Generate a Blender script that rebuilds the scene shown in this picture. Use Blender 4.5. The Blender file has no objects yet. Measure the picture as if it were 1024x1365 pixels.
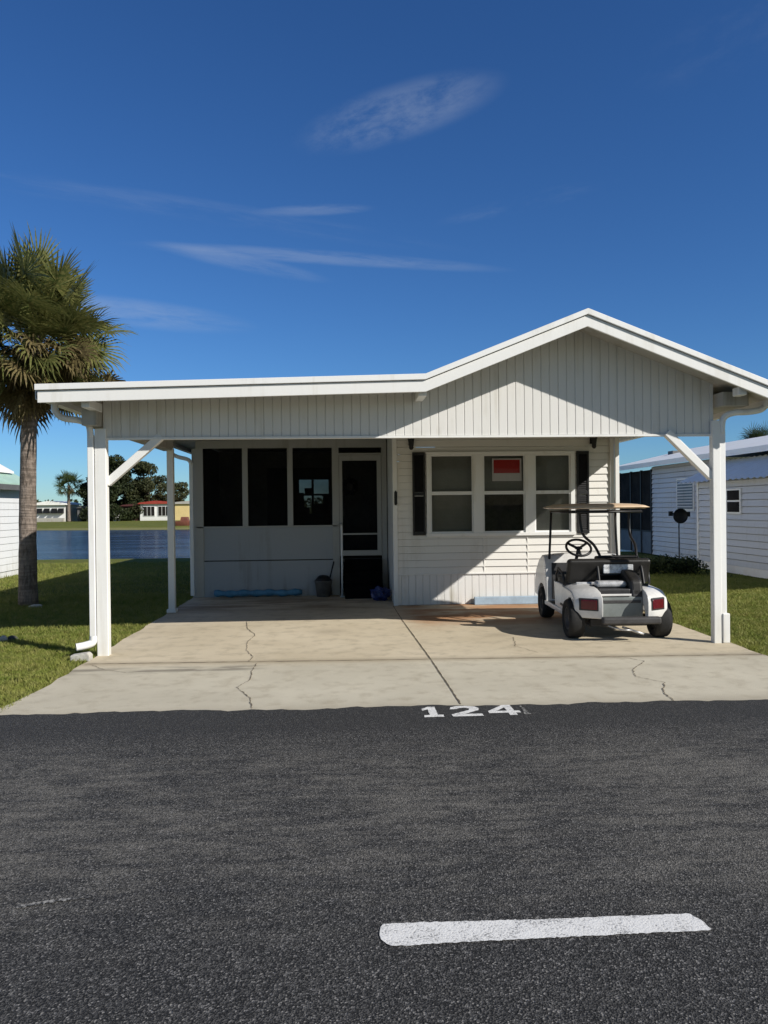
import bpy, bmesh, math, random
import numpy as np
from mathutils import Vector, Matrix
random.seed(7)
rng = np.random.default_rng(11)
sc = bpy.context.scene
COL = sc.collection
R = math.radians

# ------------------------------------------------------------------ camera
H = 1.6
yaw, pit, rol = R(3.1), R(-0.36), R(0.66)
fw = Vector((math.sin(yaw)*math.cos(pit), math.cos(yaw)*math.cos(pit), math.sin(pit)))
r0 = Vector((math.cos(yaw), -math.sin(yaw), 0)); u0 = r0.cross(fw)
rt = r0*math.cos(rol) - u0*math.sin(rol); up = u0*math.cos(rol) + r0*math.sin(rol)
cam = bpy.data.objects.new('camera', bpy.data.cameras.new('camera'))
COL.objects.link(cam)
cam.matrix_world = Matrix(((rt.x, up.x, -fw.x, 0), (rt.y, up.y, -fw.y, 0), (rt.z, up.z, -fw.z, H), (0, 0, 0, 1)))
cam.data.sensor_fit = 'VERTICAL'; cam.data.sensor_height = 36
cam.data.lens = 1020/1365*36
cam.data.clip_start = 0.05; cam.data.clip_end = 6000
sc.camera = cam
sc.view_settings.view_transform = 'Standard'; sc.view_settings.look = 'None'
sc.cycles.diffuse_bounces = 2
sc.view_settings.exposure = 0; sc.view_settings.gamma = 1

# ------------------------------------------------------------------ node helpers
class NT:
    def __init__(s, tree): s.t = tree
    def n(s, typ, **kw):
        nd = s.t.nodes.new(typ)
        for k, v in kw.items():
            if k.startswith('i_'): pass
            else: setattr(nd, k, v)
        return nd
    def set(s, sock, v):
        if v is None: return
        if hasattr(v, 'is_output') or isinstance(v, bpy.types.NodeSocket): s.t.links.new(v, sock)
        else:
            try: sock.default_value = v
            except Exception: sock.default_value = (v[0], v[1], v[2], 1)
    def math(s, op, a, b=None, clamp=False):
        nd = s.n('ShaderNodeMath', operation=op, use_clamp=clamp)
        s.set(nd.inputs[0], a)
        if b is not None: s.set(nd.inputs[1], b)
        return nd.outputs[0]
    def mix(s, f, a, b, mode='MIX'):
        nd = s.n('ShaderNodeMix', data_type='RGBA', blend_type=mode)
        s.set(nd.inputs[0], f); s.set(nd.inputs[6], c4(a)); s.set(nd.inputs[7], c4(b))
        return nd.outputs[2]
    def noise(s, vec, scale, detail=4, rough=.55, dist=0):
        nd = s.n('ShaderNodeTexNoise'); s.set(nd.inputs['Vector'], vec)
        nd.inputs['Scale'].default_value = scale; nd.inputs['Detail'].default_value = detail
        nd.inputs['Roughness'].default_value = rough; nd.inputs['Distortion'].default_value = dist
        return nd.outputs[0]
    def ramp(s, f, lo, hi, a=0., b=1.):
        nd = s.n('ShaderNodeMapRange', interpolation_type='SMOOTHSTEP')
        s.set(nd.inputs[0], f); nd.inputs[1].default_value = lo; nd.inputs[2].default_value = hi
        nd.inputs[3].default_value = a; nd.inputs[4].default_value = b
        return nd.outputs[0]
    def mapping(s, vec, scale=(1, 1, 1), loc=(0, 0, 0), rot=(0, 0, 0)):
        nd = s.n('ShaderNodeMapping'); s.set(nd.inputs[0], vec)
        nd.inputs[1].default_value = loc; nd.inputs[2].default_value = rot; nd.inputs[3].default_value = scale
        return nd.outputs[0]
    def coord(s, which='Object'):
        return s.n('ShaderNodeTexCoord').outputs[which]
    def pos(s): return s.n('ShaderNodeNewGeometry').outputs['Position']
    def sep(s, v):
        nd = s.n('ShaderNodeSeparateXYZ'); s.set(nd.inputs[0], v); return nd.outputs
    def bump(s, h, strength=.3, dist=.01):
        nd = s.n('ShaderNodeBump'); s.set(nd.inputs['Height'], h)
        nd.inputs['Strength'].default_value = strength; nd.inputs['Distance'].default_value = dist
        return nd.outputs[0]

def c4(v):
    if isinstance(v, (tuple, list)) and len(v) == 3: return (v[0], v[1], v[2], 1)
    return v

def newmat(name):
    m = bpy.data.materials.new(name); m.use_nodes = True
    t = m.node_tree; t.nodes.clear(); N = NT(t)
    out = N.n('ShaderNodeOutputMaterial'); b = N.n('ShaderNodeBsdfPrincipled')
    t.links.new(b.outputs[0], out.inputs[0])
    return m, N, b, out

def simple(name, col, rough=.6, var=.12, scale=6, metal=0, bump=0, bscale=60, col2=None, spec=.4, detail=5):
    """a base colour broken up by two octaves of noise, with optional bump"""
    m, N, b, o = newmat(name)
    p = N.pos()
    n1 = N.noise(p, scale, detail); n2 = N.noise(p, scale*7.3, 3)
    f = N.math('ADD', N.math('MULTIPLY', n1, .65), N.math('MULTIPLY', n2, .35))
    f = N.ramp(f, .3, .7)
    a = tuple(c*(1-var) for c in col); d = tuple(min(1, c*(1+var)) for c in (col2 or col))
    N.set(b.inputs['Base Color'], N.mix(f, a, d))
    b.inputs['Roughness'].default_value = rough; b.inputs['Metallic'].default_value = metal
    b.inputs['Specular IOR Level'].default_value = spec
    if bump: N.set(b.inputs['Normal'], N.bump(N.noise(p, bscale, 4), bump, .01))
    return m

M = {}
def white_paint(name, col, streak=.16, rough=.45):
    m, N, b, o = newmat(name)
    p = N.pos()
    s1 = N.noise(N.mapping(p, (9, 9, .7)), 1.0, 6, .6)        # vertical run-off streaks
    s2 = N.noise(p, 1.3, 5); s3 = N.noise(p, 45, 3)
    d = N.ramp(N.math('MULTIPLY', N.ramp(s1, .35, .75), N.ramp(s2, .3, .7)), .15, .8)
    z = N.sep(p)[2]
    low = N.math('MULTIPLY', N.ramp(z, .45, .0), N.ramp(s1, .25, .7))
    d = N.math('ADD', N.math('MULTIPLY', d, streak*2.2), N.math('MULTIPLY', low, .35), True)
    dirty = tuple(c*k for c, k in zip(col, (.60, .56, .46)))
    base = N.mix(d, col, dirty)
    base = N.mix(N.math('MULTIPLY', s3, .10), base, (.5, .5, .48))
    N.set(b.inputs['Base Color'], base)
    N.set(b.inputs['Roughness'], N.ramp(s2, .2, .8, rough-.08, rough+.12))
    N.set(b.inputs['Normal'], N.bump(s3, .12, .004))
    return m
M['white'] = white_paint('white_paint', (.86, .855, .83), .10)
M['panel'] = white_paint('white_vertical_panel', (.77, .755, .72), .14)
M['siding'] = white_paint('white_lap_siding', (.84, .82, .775), .12)
M['skirt'] = white_paint('white_skirting', (.84, .83, .81), .22)
M['trim'] = white_paint('white_trim', (.88, .88, .865), .14)
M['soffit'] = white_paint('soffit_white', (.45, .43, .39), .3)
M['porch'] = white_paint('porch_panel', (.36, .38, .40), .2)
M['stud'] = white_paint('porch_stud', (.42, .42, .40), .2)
M['black'] = simple('black_paint', (.012, .012, .013), .45, .2)
M['shutter'] = simple('shutter_black', (.014, .014, .016), .5, .2)
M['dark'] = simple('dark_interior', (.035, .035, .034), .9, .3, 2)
M['rubber'] = simple('tyre_rubber', (.018, .018, .018), .8, .3, 20, bump=.3, bscale=90)
M['steel'] = simple('grey_steel', (.45, .45, .46), .35, .15, 10, metal=.8)
M['darkplastic'] = simple('dark_plastic', (.03, .03, .032), .5, .25, 12, bump=.15, bscale=200)
M['greypl'] = simple('grey_bumper', (.055, .053, .054), .55, .25, 10)
M['cartwhite'] = simple('cart_body_white', (.66, .65, .63), .25, .14, 3, spec=.5)
M['cartgrey'] = simple('cart_rear_panel', (.20, .22, .215), .4, .12, 6)
M['tan'] = simple('tan_canopy', (.74, .55, .37), .45, .08, 5)
M['seat'] = simple('black_vinyl', (.02, .019, .018), .45, .3, 9, bump=.2, bscale=120)
M['lens'] = simple('red_lens', (.10, .006, .012), .15, .25, 40, spec=.6)
M['mottle'] = simple('mottled_plastic', (.62, .63, .64), .3, .5, 26)
M['silver'] = simple('silver_cloth', (.55, .55, .56), .35, .3, 14, metal=.3)
M['redpaper'] = simple('red_sign', (.50, .012, .010), .5, .12, 18)
M['paper'] = simple('white_sign', (.75, .72, .72), .5, .05)
M['blue'] = simple('blue_tarp', (.08, .23, .36), .5, .25, 9)
M['bluebag'] = simple('blue_bag', (.02, .035, .14), .35, .5, 14)
M['bucket'] = simple('grey_bucket', (.13, .12, .11), .6, .25, 9)
M['wreath'] = simple('wreath_leaf', (.012, .016, .012), .8, .4, 40)
M['stone'] = simple('pale_stone', (.5, .48, .43), .9, .25, 18, bump=.5, bscale=40)
M['dstone'] = simple('dark_stone', (.06, .06, .06), .9, .4, 18, bump=.5, bscale=40)
M['crack'] = simple('crack_dark', (.20, .165, .12), .95, .4, 9)
M['joint'] = simple('joint_dark', (.15, .12, .085), .95, .35, 9)
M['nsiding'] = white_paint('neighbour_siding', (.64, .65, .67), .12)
M['nsidingL'] = white_paint('left_neighbour_siding', (.80, .81, .82), .08)
M['nroof'] = simple('white_metal_roof', (1.0, .965, .91), .4, .06, 2)
M['nroof2'] = simple('pale_corrugated_roof', (1.0, .965, .90), .45, .08, 3)
M['green_roof'] = simple('mint_roof', (.42, .60, .50), .45, .1, 3)
M['eave'] = simple('grey_eave', (.12, .12, .12), .6, .2)
M['ndark'] = simple('lanai_screen', (.022, .020, .018), .8, .5, 3, spec=.1)
M['ndark2'] = simple('lanai_inside', (.03, .03, .033), .7, .4, 2)
M['nblue'] = simple('pale_blue_tub', (.13, .15, .17), .6, .2, 4)
M['yellow'] = simple('yellow_wall', (.72, .56, .26), .7, .08, 1)
M['redroof'] = simple('red_roof', (.34, .05, .035), .6, .2, 2)
M['maroon'] = simple('maroon_wall', (.09, .03, .03), .8, .2, 1)
M['fgrey'] = simple('grey_shed_wall', (.14, .14, .14), .8, .2, 1)
M['boat'] = simple('rust_boat', (.22, .08, .055), .6, .3, 2)
M['bark'] = simple('grey_bark', (.12, .10, .08), .95, .4, 10)

def glass_mat(name, tint, trans):
    m, N, b, o = newmat(name)
    b.inputs['Base Color'].default_value = (*tint, 1); b.inputs['Roughness'].default_value = .04
    b.inputs['Specular IOR Level'].default_value = .5
    N.set(b.inputs['Normal'], N.bump(N.noise(N.pos(), 2.5, 2), .05, .02))
    tr = N.n('ShaderNodeBsdfTransparent'); mx = N.n('ShaderNodeMixShader')
    mx.inputs[0].default_value = trans
    N.t.links.new(b.outputs[0], mx.inputs[1]); N.t.links.new(tr.outputs[0], mx.inputs[2])
    N.t.links.new(mx.outputs[0], o.inputs[0])
    return m
M['glass'] = glass_mat('window_glass', (.018, .020, .019), .72)
def screen_mat():
    m, N, b, o = newmat('insect_screen')
    b.inputs['Base Color'].default_value = (.012, .012, .013, 1); b.inputs['Roughness'].default_value = .9
    b.inputs['Specular IOR Level'].default_value = .1
    tr = N.n('ShaderNodeBsdfTransparent'); mx = N.n('ShaderNodeMixShader')
    N.set(mx.inputs[0], N.ramp(N.noise(N.pos(), 1.5, 3), .2, .8, .38, .5))
    N.t.links.new(b.outputs[0], mx.inputs[1]); N.t.links.new(tr.outputs[0], mx.inputs[2])
    N.t.links.new(mx.outputs[0], o.inputs[0])
    return m
M['screen'] = screen_mat()
M['blind'] = simple('window_blind', (.30, .31, .275), .7, .1, 5)
M['room'] = simple('room_dark', (.11, .11, .10), .9, .3, 2)

def foliage(name, c1, c2, c3, scale=1.5, rough=.6, trans=.25):
    m, N, b, o = newmat(name)
    p = N.pos()
    f = N.ramp(N.noise(p, scale, 4), .3, .7); g = N.ramp(N.noise(p, scale*8, 3), .35, .7)
    c = N.mix(f, c1, c2); c = N.mix(N.math('MULTIPLY', g, .55), c, c3)
    N.set(b.inputs['Base Color'], c); b.inputs['Roughness'].default_value = rough
    b.inputs['Specular IOR Level'].default_value = .3
    tl = N.n('ShaderNodeBsdfTranslucent'); N.set(tl.inputs[0], c)
    mx = N.n('ShaderNodeMixShader'); mx.inputs[0].default_value = trans
    N.t.links.new(b.outputs[0], mx.inputs[1]); N.t.links.new(tl.outputs[0], mx.inputs[2])
    N.t.links.new(mx.outputs[0], o.inputs[0])
    return m
M['frond'] = foliage('palm_frond_green', (.06, .085, .024), (.125, .14, .04), (.30, .27, .10), 2.6, .5)
M['deadfrond'] = foliage('palm_frond_brown', (.085, .06, .03), (.155, .12, .05), (.28, .235, .10), 3.0, .7)
M['frond_far'] = foliage('palm_frond_dark', (.03, .05, .018), (.05, .075, .025), (.08, .10, .03), .8, .5)
M['tree'] = foliage('dark_tree_leaf', (.018, .028, .012), (.035, .05, .018), (.06, .07, .025), .25)
M['tree2'] = foliage('olive_tree_leaf', (.035, .045, .018), (.06, .07, .025), (.10, .10, .05), .3)
M['hedge'] = foliage('hedge_leaf', (.018, .032, .010), (.035, .055, .016), (.07, .085, .03), 2.5)
M['grass'] = foliage('grass_blade', (.17, .225, .035), (.26, .285, .06), (.42, .37, .14), .9, .6, .3)

# ------------------------------------------------------------------ mesh helpers
class MB:
    def __init__(s): s.v = []; s.f = []; s.sm = []
    def add(s, vs, fs, smooth=False):
        o = len(s.v); s.v += [tuple(v) for v in vs]
        for f in fs: s.f.append(tuple(i+o for i in f)); s.sm.append(smooth)
        return s
    def box(s, x0, x1, y0, y1, z0, z1):
        return s.add([(x0,y0,z0),(x1,y0,z0),(x1,y1,z0),(x0,y1,z0),(x0,y0,z1),(x1,y0,z1),(x1,y1,z1),(x0,y1,z1)],
              [(3,2,1,0),(4,5,6,7),(0,1,5,4),(1,2,6,5),(2,3,7,6),(3,0,4,7)])
    def prism(s, poly, axis, a, b):
        """poly: 2-D outline; axis 0 = extruded in x (poly is y,z), 1 = in y (poly is x,z), 2 = in z (poly is x,y)"""
        def P(p, t): return [(t, p[0], p[1]), (p[0], t, p[1]), (p[0], p[1], t)][axis]
        n = len(poly)
        return s.add([P(p, a) for p in poly]+[P(p, b) for p in poly],
              [tuple(range(n)), tuple(range(2*n-1, n-1, -1))]+[(i, n+i, n+(i+1) % n, (i+1) % n) for i in range(n)])
    def tube(s, pts, rad, seg=10, caps=True, smooth=True):
        pts = [Vector(p) for p in pts]; n = len(pts)
        rads = rad if isinstance(rad, (list, tuple)) else [rad]*n
        o = len(s.v); prev = None
        for i, p in enumerate(pts):
            d = (pts[min(i+1, n-1)]-pts[max(i-1, 0)]).normalized()
            if prev is None:
                a = d.orthogonal().normalized()
            else:
                a = (prev-d*prev.dot(d)).normalized()
            prev = a; b = d.cross(a)
            for k in range(seg):
                t = 2*math.pi*k/seg
                s.v.append(tuple(p+(a*math.cos(t)+b*math.sin(t))*rads[i]))
        for i in range(n-1):
            for k in range(seg):
                k2 = (k+1) % seg
                s.f.append((o+i*seg+k, o+i*seg+k2, o+(i+1)*seg+k2, o+(i+1)*seg+k)); s.sm.append(smooth)
        if caps:
            s.f.append(tuple(o+k for k in range(seg-1, -1, -1))); s.sm.append(False)
            s.f.append(tuple(o+(n-1)*seg+k for k in range(seg))); s.sm.append(False)
        return s
    def lathe(s, prof, center, axis='x', seg=24, smooth=True, closed=False):
        """prof: (radius, along) pairs turned round an axis through center"""
        c = Vector(center); o = len(s.v); n = len(prof)
        for r_, h in prof:
            for k in range(seg):
                t = 2*math.pi*k/seg; a, b = r_*math.cos(t), r_*math.sin(t)
                s.v.append(tuple(c+Vector({'x': (h, a, b), 'y': (a, h, b), 'z': (a, b, h)}[axis])))
        m = n if closed else n-1
        for i in range(m):
            j = (i+1) % n
            for k in range(seg):
                k2 = (k+1) % seg
                s.f.append((o+i*seg+k, o+i*seg+k2, o+j*seg+k2, o+j*seg+k)); s.sm.append(smooth)
        return s
    def build(s, name, mat, parent=None, bevel=0, seg=2, off=None, subd=0):
        me = bpy.data.meshes.new(name)
        off = Vector(off) if off is not None else (Vector(ORG[parent.name]) if parent is not None and parent.name in ORG else Vector((0, 0, 0)))
        me.from_pydata([tuple(Vector(v)-off) for v in s.v], [], s.f); me.update()
        me.polygons.foreach_set('use_smooth', s.sm)
        bm = bmesh.new(); bm.from_mesh(me); bmesh.ops.recalc_face_normals(bm, faces=bm.faces[:]); bm.to_mesh(me); bm.free()
        o = bpy.data.objects.new(name, me); COL.objects.link(o)
        if mat is not None: me.materials.append(mat if not isinstance(mat, str) else M[mat])
        if parent is not None:
            o.parent = parent
            ORG[o.name] = off
        if subd:
            md = o.modifiers.new('s', 'SUBSURF'); md.levels = subd; md.render_levels = subd
        if bevel:
            md = o.modifiers.new('b', 'BEVEL'); md.width = bevel; md.segments = seg; md.limit_method = 'ANGLE'; md.angle_limit = R(35)
            md.harden_normals = False
        return o
ORG = {}
def thing(name, label, cat, loc=(0, 0, 0), group=None, local=False, rz=0):
    o = bpy.data.objects.new(name, None); COL.objects.link(o); o.location = loc; o.rotation_euler.z = rz
    o.empty_display_size = .2
    o['label'] = label; o['category'] = cat
    if group: o['group'] = group
    ORG[o.name] = (0, 0, 0) if local else loc
    return o
def tag(o, label, cat, group=None):
    o['label'] = label; o['category'] = cat
    if group: o['group'] = group
    return o
def structure(o): o['kind'] = 'structure'; return o
def np_mesh(name, verts, faces_quads, mat, parent=None, smooth=False, off=(0, 0, 0)):
    """verts (n,3), faces (m,k) arrays"""
    me = bpy.data.meshes.new(name); k = faces_quads.shape[1]
    verts = verts-np.array(off, dtype=float)
    me.vertices.add(len(verts)); me.vertices.foreach_set('co', verts.astype(np.float32).ravel())
    me.loops.add(faces_quads.size); me.loops.foreach_set('vertex_index', faces_quads.astype(np.int32).ravel())
    me.polygons.add(len(faces_quads))
    me.polygons.foreach_set('loop_start', (np.arange(len(faces_quads))*k).astype(np.int32))
    me.update(calc_edges=True); me.validate()
    me.materials.append(M[mat] if isinstance(mat, str) else mat)
    o = bpy.data.objects.new(name, me); COL.objects.link(o)
    if parent is not None: o.parent = parent
    return o

# ------------------------------------------------------------------ world and sun
SUN = Vector((.66, -.5, .5)).normalized()
el = math.asin(SUN.z); az = math.atan2(SUN.x, SUN.y)
w = bpy.data.worlds.new('World'); sc.world = w; w.use_nodes = True
w.node_tree.nodes.clear(); N = NT(w.node_tree)
sky = N.n('ShaderNodeTexSky', sky_type='NISHITA'); sky.sun_disc = False
sky.sun_elevation = el; sky.sun_rotation = az; sky.air_density = 1.0; sky.dust_density = .0; sky.ozone_density = 2.5
hsv = N.n('ShaderNodeHueSaturation'); hsv.inputs['Saturation'].default_value = 1.12; hsv.inputs['Value'].default_value = 1.0
N.t.links.new(sky.outputs[0], hsv.inputs['Color'])
d = N.coord('Generated')
def cloud(c, sx, sy, tilt, nscale, thr, amp, stretch):
    c = Vector(c).normalized(); rx = c.cross(Vector((0, 0, 1))).normalized(); ry = rx.cross(c)
    a = rx*math.cos(tilt)+ry*math.sin(tilt); b = ry*math.cos(tilt)-rx*math.sin(tilt)
    dd = N.n('ShaderNodeVectorMath', operation='SUBTRACT'); N.set(dd.inputs[0], d); dd.inputs[1].default_value = c
    def dot(v, k):
        q = N.n('ShaderNodeVectorMath', operation='DOT_PRODUCT'); N.set(q.inputs[0], dd.outputs[0]); q.inputs[1].default_value = v*k
        return q.outputs['Value']
    U, V = dot(a, 1/sx), dot(b, 1/sy)
    r2 = N.math('ADD', N.math('MULTIPLY', U, U), N.math('MULTIPLY', V, V))
    mask = N.ramp(r2, 1.0, 0.0)
    cm = N.n('ShaderNodeCombineXYZ'); N.set(cm.inputs[0], dot(a, nscale/stretch)); N.set(cm.inputs[1], dot(b, nscale)); cm.inputs[2].default_value = c.x*7
    n = N.noise(cm.outputs[0], 1.0, 8, .68, .15)
    return N.math('MULTIPLY', N.math('MULTIPLY', N.ramp(n, thr, thr+.35), mask), amp)
cl = None
for args in (((.070, .886, .456), .135, .034, R(14), 30, .30, .21, 2.2),
             ((-.02, .945, .308), .25, .010, R(-3), 70, .28, .19, 9),
             ((-.12, .94, .300), .12, .012, R(-9), 50, .3, .16, 8),
             ((-.18, .93, .36), .36, .016, R(-4), 50, .38, .08, 9),
             ((-.25, .94, .238), .16, .02, R(-3), 40, .28, .22, 6),
             ((-.029, .932, .361), .08, .008, R(3), 60, .3, .16, 7),
             ((.42, .78, .49), .12, .04, R(10), 30, .4, .035, 2),
             ((.22, .9, .36), .12, .012, R(8), 40, .4, .08, 4)):
    k = cloud(*args); cl = k if cl is None else N.math('ADD', cl, k, True)
tinted = N.mix(1.0, hsv.outputs[0], (.46, .75, 1.12), 'MULTIPLY')
sdn = N.n('ShaderNodeVectorMath', operation='DOT_PRODUCT'); N.set(sdn.inputs[0], d); sdn.inputs[1].default_value = SUN
haze = N.mix(1.0, sky.outputs[0], (.66, .64, .62), 'MULTIPLY')       # the sky around the sun is whiter than the deep blue opposite it
tinted = N.mix(N.ramp(sdn.outputs['Value'], .12, .55), tinted, haze)
skyc = N.mix(cl, tinted, (5.2, 6.0, 7.2))
bg = N.n('ShaderNodeBackground'); N.set(bg.inputs[0], skyc); bg.inputs[1].default_value = .088
wo = N.n('ShaderNodeOutputWorld'); N.t.links.new(bg.outputs[0], wo.inputs[0])
sd = bpy.data.lights.new('sun', 'SUN'); sd.energy = 5.0; sd.angle = R(.55); sd.color = (1, .955, .88)
so = bpy.data.objects.new('sun', sd); COL.objects.link(so)
so.rotation_euler = SUN.to_track_quat('Z', 'Y').to_euler(); so.location = (20, -15, 20)

# ------------------------------------------------------------------ terrain, water, road, driveway
def shore_near(x): return 25.6+1.2*math.sin(x*.13+1)+.5*math.sin(x*.41)-.035*x
def shore_far(x): return 77-.25*(x+20)+2*math.sin(x*.07)
def sm(t): t = max(0, min(1, t)); return t*t*(3-2*t)
def terrain_z(x, y):
    z = -.03
    if 8 < y < 200 and -190 < x < 130:
        a, b = shore_near(x), shore_far(x)
        side = sm((x+185)/30)*sm((125-x)/30)
        dep = sm((y-a)/9.5)*sm((b+3-y)/7)*side
        z -= 1.6*dep
    return z
def lin(a, b, n): return [a+(b-a)*i/(n-1) for i in range(n)]
xs = [-2500, -1200, -600, -300]+lin(-200, -60, 29)+lin(-58, 40, 80)+lin(43, 150, 26)+[300, 600, 1200, 2500]
ys = [-2000, -600, -150, -40, -12, 0, 5]+lin(6, 22, 17)+lin(22.7, 40, 26)+lin(43, 66, 10)+lin(67, 100, 34)+lin(105, 200, 12)+[300, 600, 1200, 2600]
tb = MB()
tb.add([(x, y, terrain_z(x, y)) for y in ys for x in xs],
       [(j*len(xs)+i, j*len(xs)+i+1, (j+1)*len(xs)+i+1, (j+1)*len(xs)+i) for j in range(len(ys)-1) for i in range(len(xs)-1)], True)
m, N, b, o = newmat('lawn'); p = N.pos()
n1 = N.ramp(N.noise(p, .35, 5), .3, .7); n2 = N.noise(p, 3.5, 5); n3 = N.noise(p, 30, 4, .7)
c = N.mix(n1, (.16, .20, .038), (.25, .265, .06))
c = N.mix(N.ramp(n2, .4, .75), c, (.26, .235, .075))
c = N.mix(N.ramp(n3, .35, .75), c, (.035, .05, .012))
z = N.sep(p)[2]
sand = N.ramp(N.math('ADD', z, N.math('MULTIPLY', N.noise(p, .8, 3), .12)), -.05, -.14)
sand = N.math('MULTIPLY', sand, N.ramp(N.sep(p)[1], 66, 56, .25, 1.0))
c = N.mix(sand, c, (.42, .36, .25))
N.set(b.inputs['Base Color'], c); b.inputs['Roughness'].default_value = .95; b.inputs['Specular IOR Level'].default_value = .1
N.set(b.inputs['Normal'], N.bump(n3, .8, .05)); M['lawn'] = m
structure(tb.build('lawn', 'lawn'))

m, N, b, o = newmat('pond_water'); p = N.pos()
b.inputs['Base Color'].default_value = (.012, .035, .10, 1); b.inputs['Specular IOR Level'].default_value = .22; b.inputs['Roughness'].default_value = .18; b.inputs['IOR'].default_value = 1.33
r1 = N.noise(N.mapping(p, (.5, 1.6, 1)), 1.2, 4, .6); r2 = N.noise(N.mapping(p, (.8, 2.2, 1)), 5.5, 3)
N.set(b.inputs['Normal'], N.bump(N.math('ADD', r1, N.math('MULTIPLY', r2, .35)), 1.0, 1.2)); N.set(b.inputs['Base Color'], N.mix(N.ramp(N.noise(N.mapping(p, (.08, .45, 1)), 1.0, 6, .7), .38, .66), (.003, .013, .045), (.06, .105, .20))); M['water'] = m  # light and dark ripple reflections put into the base colour as noise streaks
wb = MB(); wb.add([(-195, 24, -.34), (140, 24, -.34), (140, 135, -.34), (-195, 135, -.34)], [(0, 1, 2, 3)])
structure(wb.build('pond_water', 'water'))

m, N, b, o = newmat('asphalt'); p = N.pos(); ys_ = N.sep(p)[1]
vor = N.n('ShaderNodeTexVoronoi'); N.set(vor.inputs['Vector'], p); vor.inputs['Scale'].default_value = 150
vor2 = N.n('ShaderNodeTexVoronoi'); N.set(vor2.inputs['Vector'], p); vor2.inputs['Scale'].default_value = 330
cr = N.sep(vor.outputs['Color'])[0]; cr2 = N.sep(vor2.outputs['Color'])[1]
agg = N.math('ADD', N.math('MULTIPLY', cr, .6), N.math('MULTIPLY', cr2, .4))
worn = N.ramp(N.math('ADD', N.math('MULTIPLY', N.noise(N.mapping(p, (1.1, 4.6, 1)), 2.4, 10, .78), .62), N.math('MULTIPLY', N.noise(p, .7, 6, .65), .38)), .34, .72)
band = N.math('MULTIPLY', N.ramp(ys_, 2.6, 3.5), N.ramp(ys_, 5.5, 4.6))
lift = N.math('ADD', N.math('MULTIPLY', worn, .22), N.math('MULTIPLY', N.math('MULTIPLY', band, N.ramp(worn, .1, .8)), 1.15))
c = N.mix(N.ramp(agg, .28, .86), (.009, .009, .0095), (.094, .092, .091))
c = N.mix(N.math('MULTIPLY', N.math('MULTIPLY', lift, N.ramp(agg, .2, .8,   .25, 1.0)), .82), c, (.185, .174, .155))
spk = N.ramp(cr, .91, .97)
c = N.mix(N.math('MULTIPLY', spk, .6), c, (.27, .26, .25))
edge = N.math('MULTIPLY', N.ramp(ys_, 5.25, 5.6), .5)
c = N.mix(edge, c, (.030, .030, .031))
N.set(b.inputs['Base Color'], c); b.inputs['Roughness'].default_value = .82; b.inputs['Specular IOR Level'].default_value = .35
N.set(b.inputs['Normal'], N.bump(N.math('ADD', vor.outputs['Distance'], N.math('MULTIPLY', N.noise(p, 190, 3), .6)), .55, .008)); M['asphalt'] = m
rb = MB(); edge_pts = []
xx = -60.0
while xx <= 60:
    edge_pts.append((xx, 6.075-.0215*(xx-.31) + (.022*math.sin(xx*3.1)+.012*math.sin(xx*9.7+1)+.008*math.sin(xx*23)+.015*random.uniform(-1, 1) if abs(xx) < 8 else 0)))
    xx += .06 if abs(xx) < 6 else 1.0
n = len(edge_pts)
rb.add([(x, y, .010) for x, y in edge_pts]+[(x, -6.0-.0215*x, .010) for x, y in edge_pts]+[(x, y+.012, -.03) for x, y in edge_pts],
       [(i, i+1, n+i+1, n+i) for i in range(n-1)]+[(i+1, i, 2*n+i, 2*n+i+1) for i in range(n-1)])
road = structure(rb.build('road', 'asphalt')); ORG['road'] = (0, 0, 0)

m, N, b, o = newmat('road_paint'); p = N.pos()
wear = N.ramp(N.math('ADD', N.math('MULTIPLY', N.noise(p, 120, 4, .7), .7), N.math('MULTIPLY', N.noise(p, 12, 4), .3)), .37, .50)
N.set(b.inputs['Base Color'], N.mix(wear, (.24, .24, .24), (.80, .79, .77))); b.inputs['Roughness'].default_value = .75
N.set(b.inputs['Normal'], N.bump(N.noise(p, 120, 4), .5, .006)); M['paint'] = m
m, N, b, o = newmat('road_paint_worn'); p = N.pos()
wear = N.ramp(N.noise(p, 60, 5, .7), .42, .60)
N.set(b.inputs['Base Color'], N.mix(wear, (.035, .035, .036), (.34, .33, .31))); b.inputs['Roughness'].default_value = .8; M['paintworn'] = m

def ragged(poly, step=.012, amp=.004):
    out = []
    for i, a in enumerate(poly):
        bq = poly[(i+1) % len(poly)]; L = math.hypot(bq[0]-a[0], bq[1]-a[1]); k = max(1, int(L/step))
        for j in range(k):
            t = j/k; out.append((a[0]+(bq[0]-a[0])*t+random.uniform(-amp, amp), a[1]+(bq[1]-a[1])*t+random.uniform(-amp, amp)))
    return out
def flat(name, poly, mat, parent, z=.0135, amp=.004, step=.012):
    q = ragged(poly, step, amp)
    mb = MB(); mb.add([(x, y, z) for x, y in q], [tuple(range(len(q)))])
    return mb.build(name, mat, parent)
o_ = flat('lane_dash', [(.15, 2.758), (.22, 2.748), (.32, 2.757), (1.335, 2.768), (1.352, 2.773), (1.348, 2.83), (1.325, 2.886), (.7, 2.890), (.20, 2.904), (.135, 2.902), (.118, 2.85), (.125, 2.79)], 'paint', road, amp=.0035)
o_['label'] = 'thick white lane dash with one rounded smeared end'
o_ = flat('worn_mark', [(-1.32, 3.13), (-1.18, 3.165), (-1.05, 3.19), (-1.07, 3.205), (-1.2, 3.185), (-1.33, 3.15)], 'paintworn', road, amp=.008)
o_['label'] = 'faint worn streak of white paint'
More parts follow.
